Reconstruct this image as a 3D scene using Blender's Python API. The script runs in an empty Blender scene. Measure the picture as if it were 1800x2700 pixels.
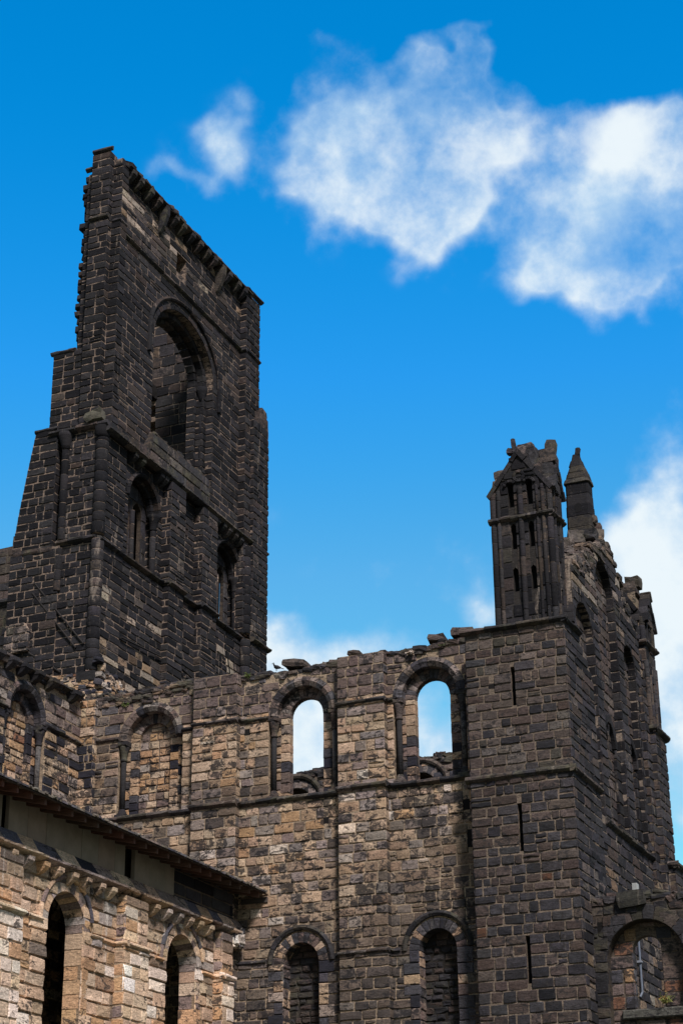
import bpy, math, random
from mathutils import Vector, Matrix, noise as mnoise
from mathutils.geometry import tessellate_polygon
PI = math.pi
scene = bpy.context.scene
C = scene.collection
RND = random.Random(7)
Z = Vector((0, 0, 1))

# ------------------------------------------------------------------ frames
class Fr:
    """a vertical wall plane: u runs along it, v is height, n is the distance in front of it"""
    def __init__(s, kind, c):
        s.kind, s.c = kind, c
        s.U = {'Y-': Vector((1, 0, 0)), 'X+': Vector((0, 1, 0)), 'X-': Vector((0, -1, 0)), 'Y+': Vector((-1, 0, 0))}[kind]
        s.N = {'Y-': Vector((0, -1, 0)), 'X+': Vector((1, 0, 0)), 'X-': Vector((-1, 0, 0)), 'Y+': Vector((0, 1, 0))}[kind]
        s.O = {'Y-': Vector((0, c, 0)), 'X+': Vector((c, 0, 0)), 'X-': Vector((c, 0, 0)), 'Y+': Vector((0, c, 0))}[kind]
    def P(s, u, v, n=0.0):
        return s.O + s.U * u + Z * v + s.N * n
    def off(s, d):
        return Fr(s.kind, s.c + d * (s.N.x + s.N.y))
def FY(c): return Fr('Y-', c)
def FX(c): return Fr('X+', c)

class MB:
    """collects faces and builds ONE mesh object"""
    def __init__(s):
        s.v, s.f, s.c, s.sm = [], [], [], []
    def add(s, verts, faces, col, smooth=False):
        b = len(s.v)
        s.v += [tuple(p) for p in verts]
        for k, f in enumerate(faces):
            s.f.append([b + i for i in f]); s.c.append(col); s.sm.append(smooth)
    def build(s, name, mat, parent=None, label=None):
        me = bpy.data.meshes.new(name)
        me.from_pydata(s.v, [], s.f)
        at = me.attributes.new('Col', 'FLOAT_COLOR', 'FACE')
        flat = []
        for c in s.c:
            flat += list(c) if len(c) == 4 else list(c) + [0.5]
        at.data.foreach_set('color', flat)
        me.polygons.foreach_set('use_smooth', s.sm)
        me.materials.append(mat)
        o = bpy.data.objects.new(name, me); C.objects.link(o)
        if parent: o.parent = parent
        if label: o['label'] = label
        return o

def thing(name, label, cat, group=None, kind=None):
    o = bpy.data.objects.new(name, None); C.objects.link(o)
    o.empty_display_size = 0.5
    o['label'] = label; o['category'] = cat; o['kind'] = 'thing'
    if group: o['group'] = group
    return o

# ------------------------------------------------------------------ stone colours (surface colours, not light)
T = dict(tan=(.335,.232,.158), buff=(.41,.303,.216), grey=(.248,.206,.186), pale=(.50,.42,.35), orange=(.34,.21,.12),
         brown=(.134,.098,.088), dark=(.050,.048,.057), soot=(.018,.018,.026), green=(.124,.108,.088), warm=(.184,.142,.126),
         violet=(.080,.074,.090), red=(.20,.098,.062), white=(.66,.61,.57), lime=(1.15,.95,.76), ochre=(.80,.56,.36), cool=(.098,.092,.102))
ALPHA = dict(soot=.30, dark=.45, pale=.45, white=.35, cool=.45)
def pick(w, rnd=RND, lo=.85, hi=1.14):
    t = rnd.random() * sum(w.values())
    for k, x in w.items():
        t -= x
        if t <= 0: break
    c = T[k]; m = rnd.uniform(lo, hi)
    return (c[0]*m*rnd.uniform(.95,1.05), c[1]*m, c[2]*m*rnd.uniform(.94,1.06), ALPHA.get(k, .5) + rnd.uniform(-.2, .2))
def mixw(a, b, t):
    t = max(0, min(1, t))
    return {k: a.get(k, 0)*(1-t) + b.get(k, 0)*t for k in set(a) | set(b)}
def field(u, v, k=.5, seed=0.0):
    return mnoise.noise(Vector((u*k+seed, v*k*1.3, seed*3.7)))*.75 + mnoise.noise(Vector((u*k*2.7, v*k*3.2+seed, seed)))*.45
def sst(a, b, x):
    t = max(0, min(1, (x-a)/(b-a))); return t*t*(3-2*t)

W_TAN = dict(tan=8, buff=4, grey=3, orange=.6, pale=.5, warm=2)
W_BAND = dict(warm=2.5, brown=6, cool=1.5)
W_DARK = dict(dark=4, brown=3, cool=3, soot=1.0, warm=1.6, violet=.6)
W_NOOK = dict(soot=4, dark=2, tan=3, buff=2, orange=1.2, pale=.6)
def darkened(c, k, to=(.052,.044,.041)):
    """the same stone taken k of the way to a dark tone such as soot"""
    k = max(0, min(1, k + RND.uniform(-.11, .11)*(k > .03)))
    return tuple(a*(1-k)+b*k for a, b in zip(c[:3], to)) + (c[3],)
def pal_transept(u, v):
    if v > 18.75: return darkened(pick(W_BAND), .25+.5*field(u, v, .8, 3.0))
    d = sst(15.2, 10.8, v + 0.36*(-6.5 - u) - 1.5*field(u, v, .5, 2.0))*.92
    d = max(d, .85*sst(.10, .62, field(u, v, .7, 5.0)), .7*sst(.16, .55, field(u*1.6, v*.16, 1.0, 8.0)))
    if v < 18.7 and u < -14.2: d = max(d, RND.choice((0, .15, .8, .9))*sst(-14.2, -15.2, u))
    d = max(d, RND.choice((0, .2, .8))*sst(12.0, 10.8, v)*sst(-9.2, -10.2, u))
    if RND.random() < .045: d = max(d, .8)
    return darkened(pick(mixw(W_TAN, dict(buff=4, pale=3, tan=2), .7*sst(.1, .5, field(u, v, .7, 9.0)))), d)
def pal_aisle(u, v):
    w = dict(tan=7, buff=7, orange=2.2, pale=2.5, grey=.5)
    w = mixw(w, dict(pale=6, white=1.2, buff=4), .75*sst(.05, .45, field(u, v*.4, .9, 3.0)))
    d = max(.75*sst(.2, .6, field(u, v, .9, 7.0)), .8*sst(11.0, 11.8, v)*RND.choice((.4, .7, 1)), .7*sst(-1.8, -.4, u)*RND.choice((0, .5, 1)))  # darker just below the cornice and towards the transept corner
    return darkened(pick(w), d, (.05,.042,.04))
def pal_turret(u, v):
    if field(u, v, .6, 6.0) > .32: return pick(dict(dark=4, cool=2, brown=1.5, soot=.8))
    if v > 15.7: return pick(dict(warm=5, grey=3, brown=2, cool=2, green=1.2, dark=.6))
    return pick(dict(brown=5, violet=1.5, cool=3, dark=2, warm=1.5, red=.25))
def pal_turret_side(u, v):
    w = dict(violet=4, dark=4, cool=3, brown=2, soot=1.5, warm=1, grey=.5)
    w = mixw(w, dict(grey=2, dark=3, buff=1, violet=3, tan=1, soot=2), .6*sst(14.8, 13.5, v))
    return pick(w)
def pal_gable(u, v):
    w = dict(violet=4, dark=4, cool=3, brown=2, soot=2, warm=1)
    w = mixw(w, dict(grey=3, pale=1.2, dark=3, green=1.5, buff=1), .8*sst(20.5, 23, v))
    w = mixw(w, dict(grey=2.5, dark=3, buff=2, violet=3, tan=2, soot=1.5), .75*sst(14.6, 13.2, v))
    w = mixw(w, dict(tan=3, buff=3, grey=3, pale=2, dark=2), .8*sst(11.8, 10.0, v))
    return pick(w)
def pal_tower(u, v):
    w = mixw(dict(soot=7, dark=4, violet=1.5, cool=.8), dict(soot=2, dark=4, cool=3, violet=3, brown=2, warm=.6), sst(-.2, .4, field(u, v, .5, 1.0)))
    return pick(w)
def pal_tower_side(u, v):
    w = mixw(dict(soot=6, dark=4, violet=2.5, cool=.8), dict(soot=1.5, dark=3, violet=4, cool=3, brown=2.2, warm=1), sst(-.2, .4, field(u, v, .35, 4.0)))
    w = mixw(w, dict(warm=2.5, grey=2.5, lime=2.4, ochre=.6, soot=2, dark=3, green=1), .75*sst(39.4, 40.4, v)*sst(13.5, 10.5, u))
    w = mixw(w, dict(cool=3, dark=3, soot=2, grey=1.6, lime=1.5, violet=2), .75*sst(26.3, 24.5, v))
    w = mixw(w, dict(grey=2.5, lime=3, ochre=1.5, dark=2.5, tan=1.5), .8*sst(23.8, 22.4, v))
    return pick(w)
def pal_nave(u, v):
    w = dict(grey=3, tan=3, buff=2.5, warm=2, dark=1.5, pale=.8)
    if v > 18.7: return pick(dict(warm=3, grey=3, brown=2, dark=1.5, tan=1.4, green=.6))
    return pick(mixw(w, dict(soot=5, dark=2, tan=2.5, buff=2, pale=.8, orange=1), .75))
def pal_chapel(u, v):
    return pick(dict(green=2.2, dark=3, brown=2.2, cool=2, warm=2, tan=.5))
def pal_rubble(u, v):
    return pick(dict(brown=3, warm=3, dark=3, green=1.5, grey=1.3, cool=2))
MORTAR = (.27,.205,.145,.45)
MORTAR_DARK = (.13,.10,.078,.5)
MORTAR_TOWER = (.68,.51,.40,.62)

# ------------------------------------------------------------------ masonry
_courses = {}
def courses(seed, ch):
    if (seed, ch) not in _courses:
        r = random.Random(seed); z = 5.0; L = [z]
        while z < 46:
            z += ch * r.choice((.86, .94, 1, 1, 1.06, 1.15)); L.append(z)
        _courses[(seed, ch)] = L
    return _courses[(seed, ch)]
def scan(poly, v):
    xs = []
    n = len(poly)
    for i in range(n):
        (x0, y0), (x1, y1) = poly[i], poly[(i+1) % n]
        if (y0 <= v) != (y1 <= v):
            xs.append(x0 + (v-y0)/(y1-y0)*(x1-x0))
    xs.sort()
    return [(xs[i], xs[i+1]) for i in range(0, len(xs)-1, 2)]
def inter(A, B):
    out = []
    for a in A:
        for b in B:
            lo, hi = max(a[0], b[0]), min(a[1], b[1])
            if hi > lo: out.append((lo, hi))
    return out
def minus(A, B):
    for b in B:
        out = []
        for a in A:
            if b[1] <= a[0] or b[0] >= a[1]: out.append(a); continue
            if b[0] > a[0]: out.append((a[0], b[0]))
            if b[1] < a[1]: out.append((b[1], a[1]))
        A = out
    return A
def stone(mb, fr, u0, u1, v0, v1, prot, col, g=.012, e0=False, e1=False, rough=1.0, md=.010):
    r = RND
    a0 = u0 - .018 if e0 else u0 + g*r.uniform(.5, 1.6)
    a1 = u1 + .018 if e1 else u1 - g*r.uniform(.5, 1.6)
    b0 = v0 + g*r.uniform(.5, 1.5); b1 = v1 - g*r.uniform(.5, 1.5)
    if a1-a0 < .03 or b1-b0 < .03: return
    am, bm = (a0+a1)/2, (b0+b1)/2
    be = min(.022, (a1-a0)*.2, (b1-b0)*.2)
    j = lambda s: r.uniform(-s, s)*rough
    tu, tv = j(.03), j(.05)       # the face is never dead parallel to the wall
    out = [(a0,b0),(am,b0),(a1,b0),(a1,bm),(a1,b1),(am,b1),(a0,b1),(a0,bm)]
    out = [(x + (0 if (e0 and x==a0) or (e1 and x==a1) else j(.006)), y + j(.006)) for x, y in out]
    inn = []
    for k, (x, y) in enumerate(out):
        q = be*r.uniform(.7, 1.7) if k % 2 == 0 else be*r.uniform(.5, 1.1)
        sx = 0 if k in (1, 5) else (1 if x < am else -1)
        sy = 0 if k in (3, 7) else (1 if y < bm else -1)
        inn.append((x + sx*q, y + sy*q))
    V = [fr.P(x, y, -md-.012) for x, y in out]
    V += [fr.P(x, y, prot + (x-am)*tu + (y-bm)*tv + j(.005)) for x, y in inn]
    V.append(fr.P(am + j(.08)*(a1-a0), bm + j(.08)*(b1-b0), prot + j(.012) + .004))
    F = [(i, (i+1) % 8, 8+(i+1) % 8, 8+i) for i in range(8)] + [(8+i, 8+(i+1) % 8, 16) for i in range(8)]
    mb.add(V, F, col)
def solid(mb, fr, poly, holes, n0, n1, col):
    """flat wall core with real openings, front at n1, back at n0"""
    loops = [poly] + list(holes)
    tri = tessellate_polygon([[Vector((x, y, 0)) for x, y in L] for L in loops])
    pts = [p for L in loops for p in L]
    N = len(pts)
    V = [fr.P(x, y, n1) for x, y in pts] + [fr.P(x, y, n0) for x, y in pts]
    F = []
    for t in tri:
        (ax, ay), (bx, by), (cx, cy) = (pts[i] for i in t)
        if (bx-ax)*(cy-ay) - (by-ay)*(cx-ax) < 0: t = (t[0], t[2], t[1])
        F.append(tuple(t)); F.append((t[2]+N, t[1]+N, t[0]+N))
    b = 0
    for k, L in enumerate(loops):
        m = len(L)
        ar = sum(L[i][0]*L[(i+1) % m][1] - L[(i+1) % m][0]*L[i][1] for i in range(m))
        for i in range(m):
            p, q = b+i, b+(i+1) % m
            f = (p, p+N, q+N, q)
            if (ar < 0) != (k > 0): f = f[::-1]
            F.append(f)
        b += m
    mb.add(V, F, col)
def mas(mb, fr, poly, holes=(), ch=.28, cw=.46, pal=pal_turret, seed=1, g=.012, prot=.015, core=.8, mortar=MORTAR, rough=1.0, miss=0.0, corecut=None, md=.010):
    if core:
        solid(mb, fr, poly, corecut if corecut is not None else holes, -core, -md, mortar)
    vmin, vmax = min(p[1] for p in poly), max(p[1] for p in poly)
    L = courses(seed, ch)
    rows = []
    for i in range(len(L)-1):
        a, b = max(L[i], vmin), min(L[i+1], vmax)
        if b - a < .02: continue
        if b - a < .10 and rows: rows[-1] = (rows[-1][0], b); continue
        rows.append((a, b))
    umin, umax = min(p[0] for p in poly), max(p[0] for p in poly)
    for a, b in rows:
        h = b-a
        S = [a+.12*h, (a+b)/2, b-.12*h]
        I = None
        for v in S:
            s = scan(poly, v); I = s if I is None else inter(I, s)
        ends = [x for s in I for x in s]
        for H in holes:
            for v in (a+.02*h, (a+b)/2, b-.02*h): I = minus(I, scan(H, v))
        for (u0, u1) in I:
            if u1-u0 < .05: continue
            u = u0
            while u < u1 - .01:
                w = cw*RND.choice((.6, .75, .85, 1, 1, 1.1, 1.25, 1.5))
                if u1-u-w < cw*.5: w = u1-u
                if w > cw*2.1: w = w/2
                ue = u+w
                if RND.random() >= miss:
                    um, vm = (u+ue)/2, (a+b)/2
                    e0 = u <= u0+1e-6; e1 = ue >= u1-1e-6
                    if h > .2 and RND.random() < .03 and w > .3:   # two thin stones instead of one
                        c = a + h*RND.uniform(.4, .6)
                        stone(mb, fr, u, ue, a, c, prot+RND.uniform(-.012,.014)*rough, pal(um, vm), g, e0, e1, rough, md)
                        stone(mb, fr, u, ue, c, b, prot+RND.uniform(-.012,.014)*rough, pal(um, vm), g, e0, e1, rough, md)
                    else:
                        stone(mb, fr, u, ue, a, b, prot+RND.uniform(-.012,.016)*rough, pal(um, vm), g, e0, e1, rough, md)
                u = ue
def rect(u0, u1, v0, v1): return [(u0, v0), (u1, v0), (u1, v1), (u0, v1)]
def arch_poly(uc, spring, bottom, hw, n=16, rise=1.0):
    return [(uc-hw, bottom), (uc+hw, bottom)] + [(uc+hw*math.cos(PI*i/n), spring+hw*rise*math.sin(PI*i/n)) for i in range(n+1)]
def box(mb, fr, u0, u1, v0, v1, n0, n1, col, be=.015, jit=.0):
    j = lambda: RND.uniform(-jit, jit)
    be = min(be, (u1-u0)*.3, (v1-v0)*.3, (n1-n0)*.3)
    V = []
    for n, i in ((n0, 0), (n1-be, 0), (n1, be)):
        for u, v, su, sv in ((u0,v0,1,1),(u1,v0,-1,1),(u1,v1,-1,-1),(u0,v1,1,-1)):
            V.append(fr.P(u+su*i+j(), v+sv*i+j(), n+j()))
    F = [(3,2,1,0), (8,9,10,11)]
    for k in (0, 4):
        for i in range(4): F.append((k+i, k+(i+1) % 4, k+4+(i+1) % 4, k+4+i))
    mb.add(V, F, col)
def ring(mb, fr, uc, vc, r0, r1, n0, n1, k, pal, a0=0.0, a1=PI, gap=.012, rise=1.0, bulge=0.0, jit=.008):
    """voussoirs: k wedge stones round an arch, each with joints and a bevel"""
    for i in range(k):
        ta, tb = a0+(a1-a0)*i/k, a0+(a1-a0)*(i+1)/k
        d = gap/((r0+r1)/2)
        ta += d*.6; tb -= d*.6
        col = pal(uc+r1*math.cos((ta+tb)/2), vc+r1*math.sin((ta+tb)/2))
        p = RND.uniform(-jit, jit)
        prof = [(r0, n0), (r0, n1-.015+p-bulge), (r0+.015, n1+p-bulge), ((r0+r1)/2, n1+p+bulge*.3), (r1-.015, n1+p-bulge), (r1, n1-.015+p-bulge), (r1, n0)]
        steps = 3; V = []
        for s in range(steps+1):
            t = ta+(tb-ta)*s/steps
            sh = .006 if s in (0, steps) else 0
            for q, (rr, n) in enumerate(prof):
                V.append(fr.P(uc+rr*math.cos(t), vc+rr*rise*math.sin(t), n - (sh if 0 < q < 6 else 0) + RND.uniform(-.003, .003)))
        F = []; m = len(prof)
        for s in range(steps):
            for q in range(m-1):
                F.append((s*m+q, s*m+q+1, (s+1)*m+q+1, (s+1)*m+q))
        F.append(tuple(range(m-1, -1, -1))); F.append(tuple(steps*m+q for q in range(m)))
        mb.add(V, F, col)
def course_mould(mb, fr, u0, u1, v, h, d, pal, seg=.8, drop=0.0, back=.05, w0=.012):
    """string course / cornice: weathered top, nose, undercut; v is its top"""
    u = u0
    while u < u1-.02:
        w = seg*RND.uniform(.6, 1.3)
        if u1-u-w < seg*.4: w = u1-u
        col = pal(u, v); k = max(2, int(w/.22))
        dv, dd = RND.uniform(-.014, .014), RND.uniform(-.018, .018)
        V = []
        for s in range(k+1):
            x = u + .006 + (w-.012)*s/k
            y = v+dv+drop*(x-u0)
            q = RND.uniform
            for n, z in ((-back, y+.01), (d*.55+dd+q(-.012,.012), y-.12*h+q(-.012,.012)), (d+dd+q(-.02,.012), y-.38*h+q(-.012,.012)), (d+dd+q(-.02,.012), y-.62*h), (d*.5+dd, y-.86*h+q(-.01,.01)), (.0, y-h), (-back, y-h)):
                V.append(fr.P(x, z, n))
        m = 7; F = []
        for s in range(k):
            for qi in range(m-1): F.append((s*m+qi, (s)*m+qi+1, (s+1)*m+qi+1, (s+1)*m+qi)[::-1])
        F.append(tuple(range(m))); F.append(tuple(k*m+qi for qi in range(m))[::-1])
        mb.add(V, F, col)
        u += w
def lathe(mb, c, prof, col, k=14, a0=0, a1=2*PI, drum=None, pal=None, squash=1.0):
    """prof [(radius, z)] bottom to top, round the vertical axis at c"""
    V = []; n = len(prof)
    for r, z in prof:
        for i in range(k):
            t = 2*PI*i/k
            V.append((c[0]+r*math.cos(t), c[1]+r*math.sin(t), z))
    F = []; cols = []
    for a in range(n-1):
        for i in range(k): F.append((a*k+i, a*k+(i+1) % k, (a+1)*k+(i+1) % k, (a+1)*k+i))
    F.append(tuple(range(k))[::-1]); F.append(tuple((n-1)*k+i for i in range(k)))
    mb.add(V, F, col, True)
def drums(mb, c, r, z0, z1, h, pal, k=12, mort=MORTAR_TOWER):
    z = z0
    lathe(mb, c, [(r*.93, z0), (r*.93, z1)], mort, k)
    while z < z1-.02:
        hh = min(h*RND.uniform(.8, 1.25), z1-z)
        if z1-z-hh < .1: hh = z1-z
        q = r*RND.uniform(.97, 1.03)
        cc = (c[0]+RND.uniform(-.006,.006), c[1]+RND.uniform(-.006,.006))
        lathe(mb, cc, [(q*.95, z+.008), (q, z+.028), (q, z+hh-.028), (q*.95, z+hh-.008)], pal(c[0], z), k)
        z += hh
def rock(mb, c, s, col, rot=None, rough=.16):
    """irregular weathered block"""
    rot = RND.uniform(-.5, .5) if rot is None else rot
    M = Matrix.Rotation(rot, 3, 'Z') @ Matrix.Rotation(RND.uniform(-.14, .14), 3, 'Y') @ Matrix.Rotation(RND.uniform(-.12,.12), 3, 'X')
    idx = {}; V = []; F = []
    def vid(p):
        if p not in idx:
            v = Vector(p); q = v.normalized()*1.18
            w = v*.78 + q*.22
            w = Vector((w.x*s[0]*.5, w.y*s[1]*.5, w.z*s[2]*.5))
            m = min(s)*rough
            w += Vector((RND.uniform(-m,m), RND.uniform(-m,m), RND.uniform(-m,m)))
            idx[p] = len(V); V.append(Vector(c) + M @ w)
        return idx[p]
    for ax in range(3):
        for sg in (-1, 1):
            for i in (-1, 0):
                for k in (-1, 0):
                    q = []
                    for a, b in ((i,k),(i+1,k),(i+1,k+1),(i,k+1)):
                        p = [0,0,0]; p[ax] = sg; p[(ax+1) % 3] = a; p[(ax+2) % 3] = b; q.append(vid(tuple(p)))
                    F.append(q if sg > 0 else q[::-1])
    mb.add(V, F, col)
def rubble_top(mb, fr, prof, depth, pal, layers=2, size=.3, n0=.0):
    """loose bedded stones along a ruined wall top; prof [(u, v)]"""
    for (ua, va), (ub, vb) in zip(prof, prof[1:]):
        u = ua
        while u < ub:
            w = size*RND.uniform(.6, 1.7); t = (u-ua)/(ub-ua); v = va+(vb-va)*t
            h = size*RND.uniform(.35, .62)
            for dn in [n0 - depth*(q+.5)/3 for q in range(3)]:
                rock(mb, fr.P(u+w/2, v+RND.uniform(-.10, .0)*1.0-h*.15, dn+RND.uniform(-.05,.05)), (w if fr.kind[0]=='Y' else depth/2.6, depth/2.6 if fr.kind[0]=='Y' else w, h), pal(u, v), RND.uniform(-.2,.2))
            if RND.random() < .55:
                rock(mb, fr.P(u+w/2, v+h*.32, n0-depth*RND.uniform(.2,.7)), (w*.9, w*.9, h*.6), pal(u, v))
            for q in range(layers):
                if RND.random() < .8:
                    rock(mb, fr.P(u+w/2+RND.uniform(-.1,.1), v-h*(.75+.7*q), n0-.07), (w*.95, w*.95, h*.8) if False else ((w*.95, .26, h*.85) if fr.kind[0]=='Y' else (.26, w*.95, h*.85)), pal(u, v), RND.uniform(-.06,.06))
            u += w*.92
def corbel_mesh(fr, u, v, w, h, d, col):
    """carved bracket under a cornice: square head, curved belly, tapering foot"""
    mb = MB()
    prof = [(d, v), (d*.97, v-h*.34), (d*.9, v-h*.40), (d*.80, v-h*.52), (d*.55, v-h*.74), (d*.22, v-h*.93), (0.0, v-h)]
    V = []
    for sgn, k in ((-1, .92), (-1, 1), (1, 1), (1, .92)):
        for q, (n, z) in enumerate(prof):
            tp = 1.0 if q < 2 else 1-.09*(q-1)
            V.append(fr.P(u+sgn*w/2*tp*(1 if k == 1 else .86), z+RND.uniform(-.008,.008), n*(1 if k==1 else 1) + (.0 if k == 1 else .012)+RND.uniform(-.008,.008)))
    m = len(prof); F = []
    order = [1, 0, 3, 2]
    for a, b in ((0+1, 0), (0, 3), (3, 2)):
        for q in range(m-1): F.append((a*m+q, a*m+q+1, b*m+q+1, b*m+q))
    # cheeks and top run back into the wall
    base = len(V)
    for a in (1, 2):
        for q, (n, z) in enumerate(prof): 
            tp = 1.0 if q < 2 else 1-.09*(q-1)
            V.append(fr.P(u+(-1 if a == 1 else 1)*w/2*tp, z, -.05))
    for q in range(m-1):
        F.append((base+q, base+q+1, 1*m+q+1, 1*m+q)); F.append((2*m+q, 2*m+q+1, base+m+q+1, base+m+q))
    F.append((base, 1*m, 0, 3*m, 2*m, base+m))
    mb.add(V, F, col)
    return mb

# ------------------------------------------------------------------ materials
def nd(nt, t, **kw):
    n = nt.nodes.new(t)
    for k, v in kw.items():
        if k.startswith('_'): setattr(n, k[1:], v)
        else: n.inputs[k].default_value = v
    return n
def mathn(nt, op, a, b=None, clamp=False):
    n = nt.nodes.new('ShaderNodeMath'); n.operation = op; n.use_clamp = clamp
    for i, x in enumerate((a, b)):
        if x is None: continue
        if isinstance(x, (int, float)): n.inputs[i].default_value = x
        else: nt.links.new(x, n.inputs[i])
    return n.outputs[0]
def mixc(nt, f, a, b, mode='MIX'):
    n = nt.nodes.new('ShaderNodeMix'); n.data_type = 'RGBA'; n.blend_type = mode
    for s, x in ((0, f), (6, a), (7, b)):
        if isinstance(x, (int, float)): n.inputs[s].default_value = x
        elif isinstance(x, tuple): n.inputs[s].default_value = x
        else: nt.links.new(x, n.inputs[s])
    return n.outputs[2]
def maprange(nt, x, a, b, c=0.0, d=1.0):
    n = nt.nodes.new('ShaderNodeMapRange'); n.interpolation_type = 'SMOOTHSTEP'
    nt.links.new(x, n.inputs[0])
    for i, v in ((1, a), (2, b), (3, c), (4, d)): n.inputs[i].default_value = v
    return n.outputs[0]
def new_mat(name, rough=.9):
    m = bpy.data.materials.new(name); m.use_nodes = True
    b = m.node_tree.nodes['Principled BSDF']
    b.inputs['Roughness'].default_value = rough
    b.inputs['Specular IOR Level'].default_value = .25
    return m, m.node_tree, b
def stone_mat(name, gain=1.0, soot=.35, streak=.2, grain=1.0, patch=(.018,.017,.019,1), lich=.0, lime=(.36,.31,.25,1)):
    """weathered sandstone: per-stone colour x grain, bedding, soot patches with a shape of their own, lime runs"""
    m, nt, b = new_mat(name)
    at = nd(nt, 'ShaderNodeAttribute', _attribute_name='Col')
    tc = nd(nt, 'ShaderNodeTexCoord')
    P = tc.outputs['Object']
    def noise(scale, det=6, rough=.6, vec=None, dist=0.0):
        n = nd(nt, 'ShaderNodeTexNoise', Scale=scale, Detail=det, Roughness=rough, Distortion=dist)
        nt.links.new(vec or P, n.inputs['Vector']); return n.outputs['Fac']
    mp = nd(nt, 'ShaderNodeMapping'); mp.inputs['Scale'].default_value = (1, 1, .13)
    nt.links.new(P, mp.inputs['Vector'])
    mb_ = nd(nt, 'ShaderNodeMapping'); mb_.inputs['Scale'].default_value = (1, 1, 4.5); mb_.inputs['Rotation'].default_value = (.35, .3, 0)
    nt.links.new(P, mb_.inputs['Vector'])
    fine = noise(22, 8, .7)
    bed = noise(5.5, 5, .6, mb_.outputs[0], .8)
    big = noise(.55, 4, .55)
    g1 = maprange(nt, fine, .25, .75, 1-.42*grain, 1+.36*grain)
    g2 = maprange(nt, bed, .3, .7, 1-.30*grain, 1+.26*grain)
    g3 = maprange(nt, big, .3, .7, .82, 1.16)
    k = mathn(nt, 'MULTIPLY', mathn(nt, 'MULTIPLY', mathn(nt, 'MULTIPLY', g1, g2), g3), gain)
    comb = nd(nt, 'ShaderNodeCombineColor')
    for i in range(3): nt.links.new(k, comb.inputs[i])
    col = mixc(nt, 1.0, at.outputs['Color'], comb.outputs[0], 'MULTIPLY')
    mq = nd(nt, 'ShaderNodeMapping'); mq.inputs['Scale'].default_value = (1, 1, 1.5)
    nt.links.new(P, mq.inputs['Vector'])
    # black crust in ragged patches
    pn = noise(4.2, 10, .74, mq.outputs[0], .6)
    th = mathn(nt, 'ADD', pn, mathn(nt, 'MULTIPLY', at.outputs['Alpha'], .22))
    th = mathn(nt, 'ADD', th, mathn(nt, 'MULTIPLY', mathn(nt, 'SUBTRACT', big, .5), .35))
    f = maprange(nt, th, .705 - .2*soot, .75 - .2*soot, 0, .88)
    col = mixc(nt, f, col, patch)
    # pale lime / lichen runs
    st = noise(3.0, 6, .68, mp.outputs[0], .5)
    f2 = maprange(nt, mathn(nt, 'ADD', st, mathn(nt, 'MULTIPLY', mathn(nt, 'SUBTRACT', fine, .5), .25)), .60, .72, 0, streak)
    col = mixc(nt, f2, col, lime)
    st2 = noise(2.2, 5, .65, mp.outputs[0], .3)
    f3 = maprange(nt, st2, .54, .74, 0, .55*soot)
    col = mixc(nt, f3, col, patch)
    if lich:
        ln = noise(1.7, 8, .7)
        col = mixc(nt, maprange(nt, ln, .52, .66, 0, lich), col, (.118,.112,.07,1))
    nt.links.new(col, b.inputs['Base Color'])
    hb = mathn(nt, 'ADD', mathn(nt, 'MULTIPLY', fine, .55), mathn(nt, 'MULTIPLY', bed, .8))
    bp = nd(nt, 'ShaderNodeBump', Strength=.75, Distance=.03)
    nt.links.new(hb, bp.inputs['Height']); nt.links.new(bp.outputs[0], b.inputs['Normal'])
    return m
M_TRANS = stone_mat('weathered_transept_stone', 1.1, soot=.40, streak=.28)
M_AISLE = stone_mat('sandstone_warm', 1.55, soot=.16, streak=.62, patch=(.04,.033,.03,1), lime=(.66,.60,.54,1))
M_TURRET = stone_mat('grey_brown_stone', .42, soot=.30, streak=.12, patch=(.022,.02,.021,1))
M_TOWER = stone_mat('sooty_tower_stone', .30, soot=.30, streak=.42, lime=(.34,.28,.23,1))
M_GABLE = stone_mat('streaked_dark_stone', .47, soot=.36, streak=.6, lime=(.40,.34,.28,1))
M_CHAPEL = stone_mat('damp_chapel_stone', .36, soot=.30, streak=.12, lich=.25)
M_RUB = stone_mat('rubble_stone', .48, soot=.35, streak=.15, lich=.4)
M_MOULD = stone_mat('lichened_moulding', .42, soot=.45, streak=.3, lich=.45)
M_ARCH = stone_mat('arch_stone', .85, soot=.40, streak=.2, lich=.1)
def plain_mat(name, col, rough=.8, var=.3, scale=8, bump=.3, stretch=(1,1,1)):
    m, nt, b = new_mat(name, rough)
    tc = nd(nt, 'ShaderNodeTexCoord'); mp = nd(nt, 'ShaderNodeMapping'); mp.inputs['Scale'].default_value = stretch
    nt.links.new(tc.outputs['Object'], mp.inputs['Vector'])
    n = nd(nt, 'ShaderNodeTexNoise', Scale=scale, Detail=7, Roughness=.65); nt.links.new(mp.outputs[0], n.inputs['Vector'])
    at = nd(nt, 'ShaderNodeAttribute', _attribute_name='Col')
    k = maprange(nt, n.outputs['Fac'], .25, .75, 1-var, 1+var)
    comb = nd(nt, 'ShaderNodeCombineColor')
    for i in range(3): nt.links.new(k, comb.inputs[i])
    base = at.outputs['Color'] if col is None else col
    c = mixc(nt, 1.0, base, comb.outputs[0], 'MULTIPLY')
    nt.links.new(c, b.inputs['Base Color'])
    bp = nd(nt, 'ShaderNodeBump', Strength=bump, Distance=.02)
    nt.links.new(n.outputs['Fac'], bp.inputs['Height']); nt.links.new(bp.outputs[0], b.inputs['Normal'])
    return m
M_WOOD = plain_mat('stained_timber', None, .75, .45, 6, .3, (.4, 6, 6))
M_PANEL = plain_mat('grey_buff_panel', None, .85, .16, 2.2, .1)
M_SLATE = plain_mat('mossy_roof_slate', None, .85, .5, 5, .4)
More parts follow.
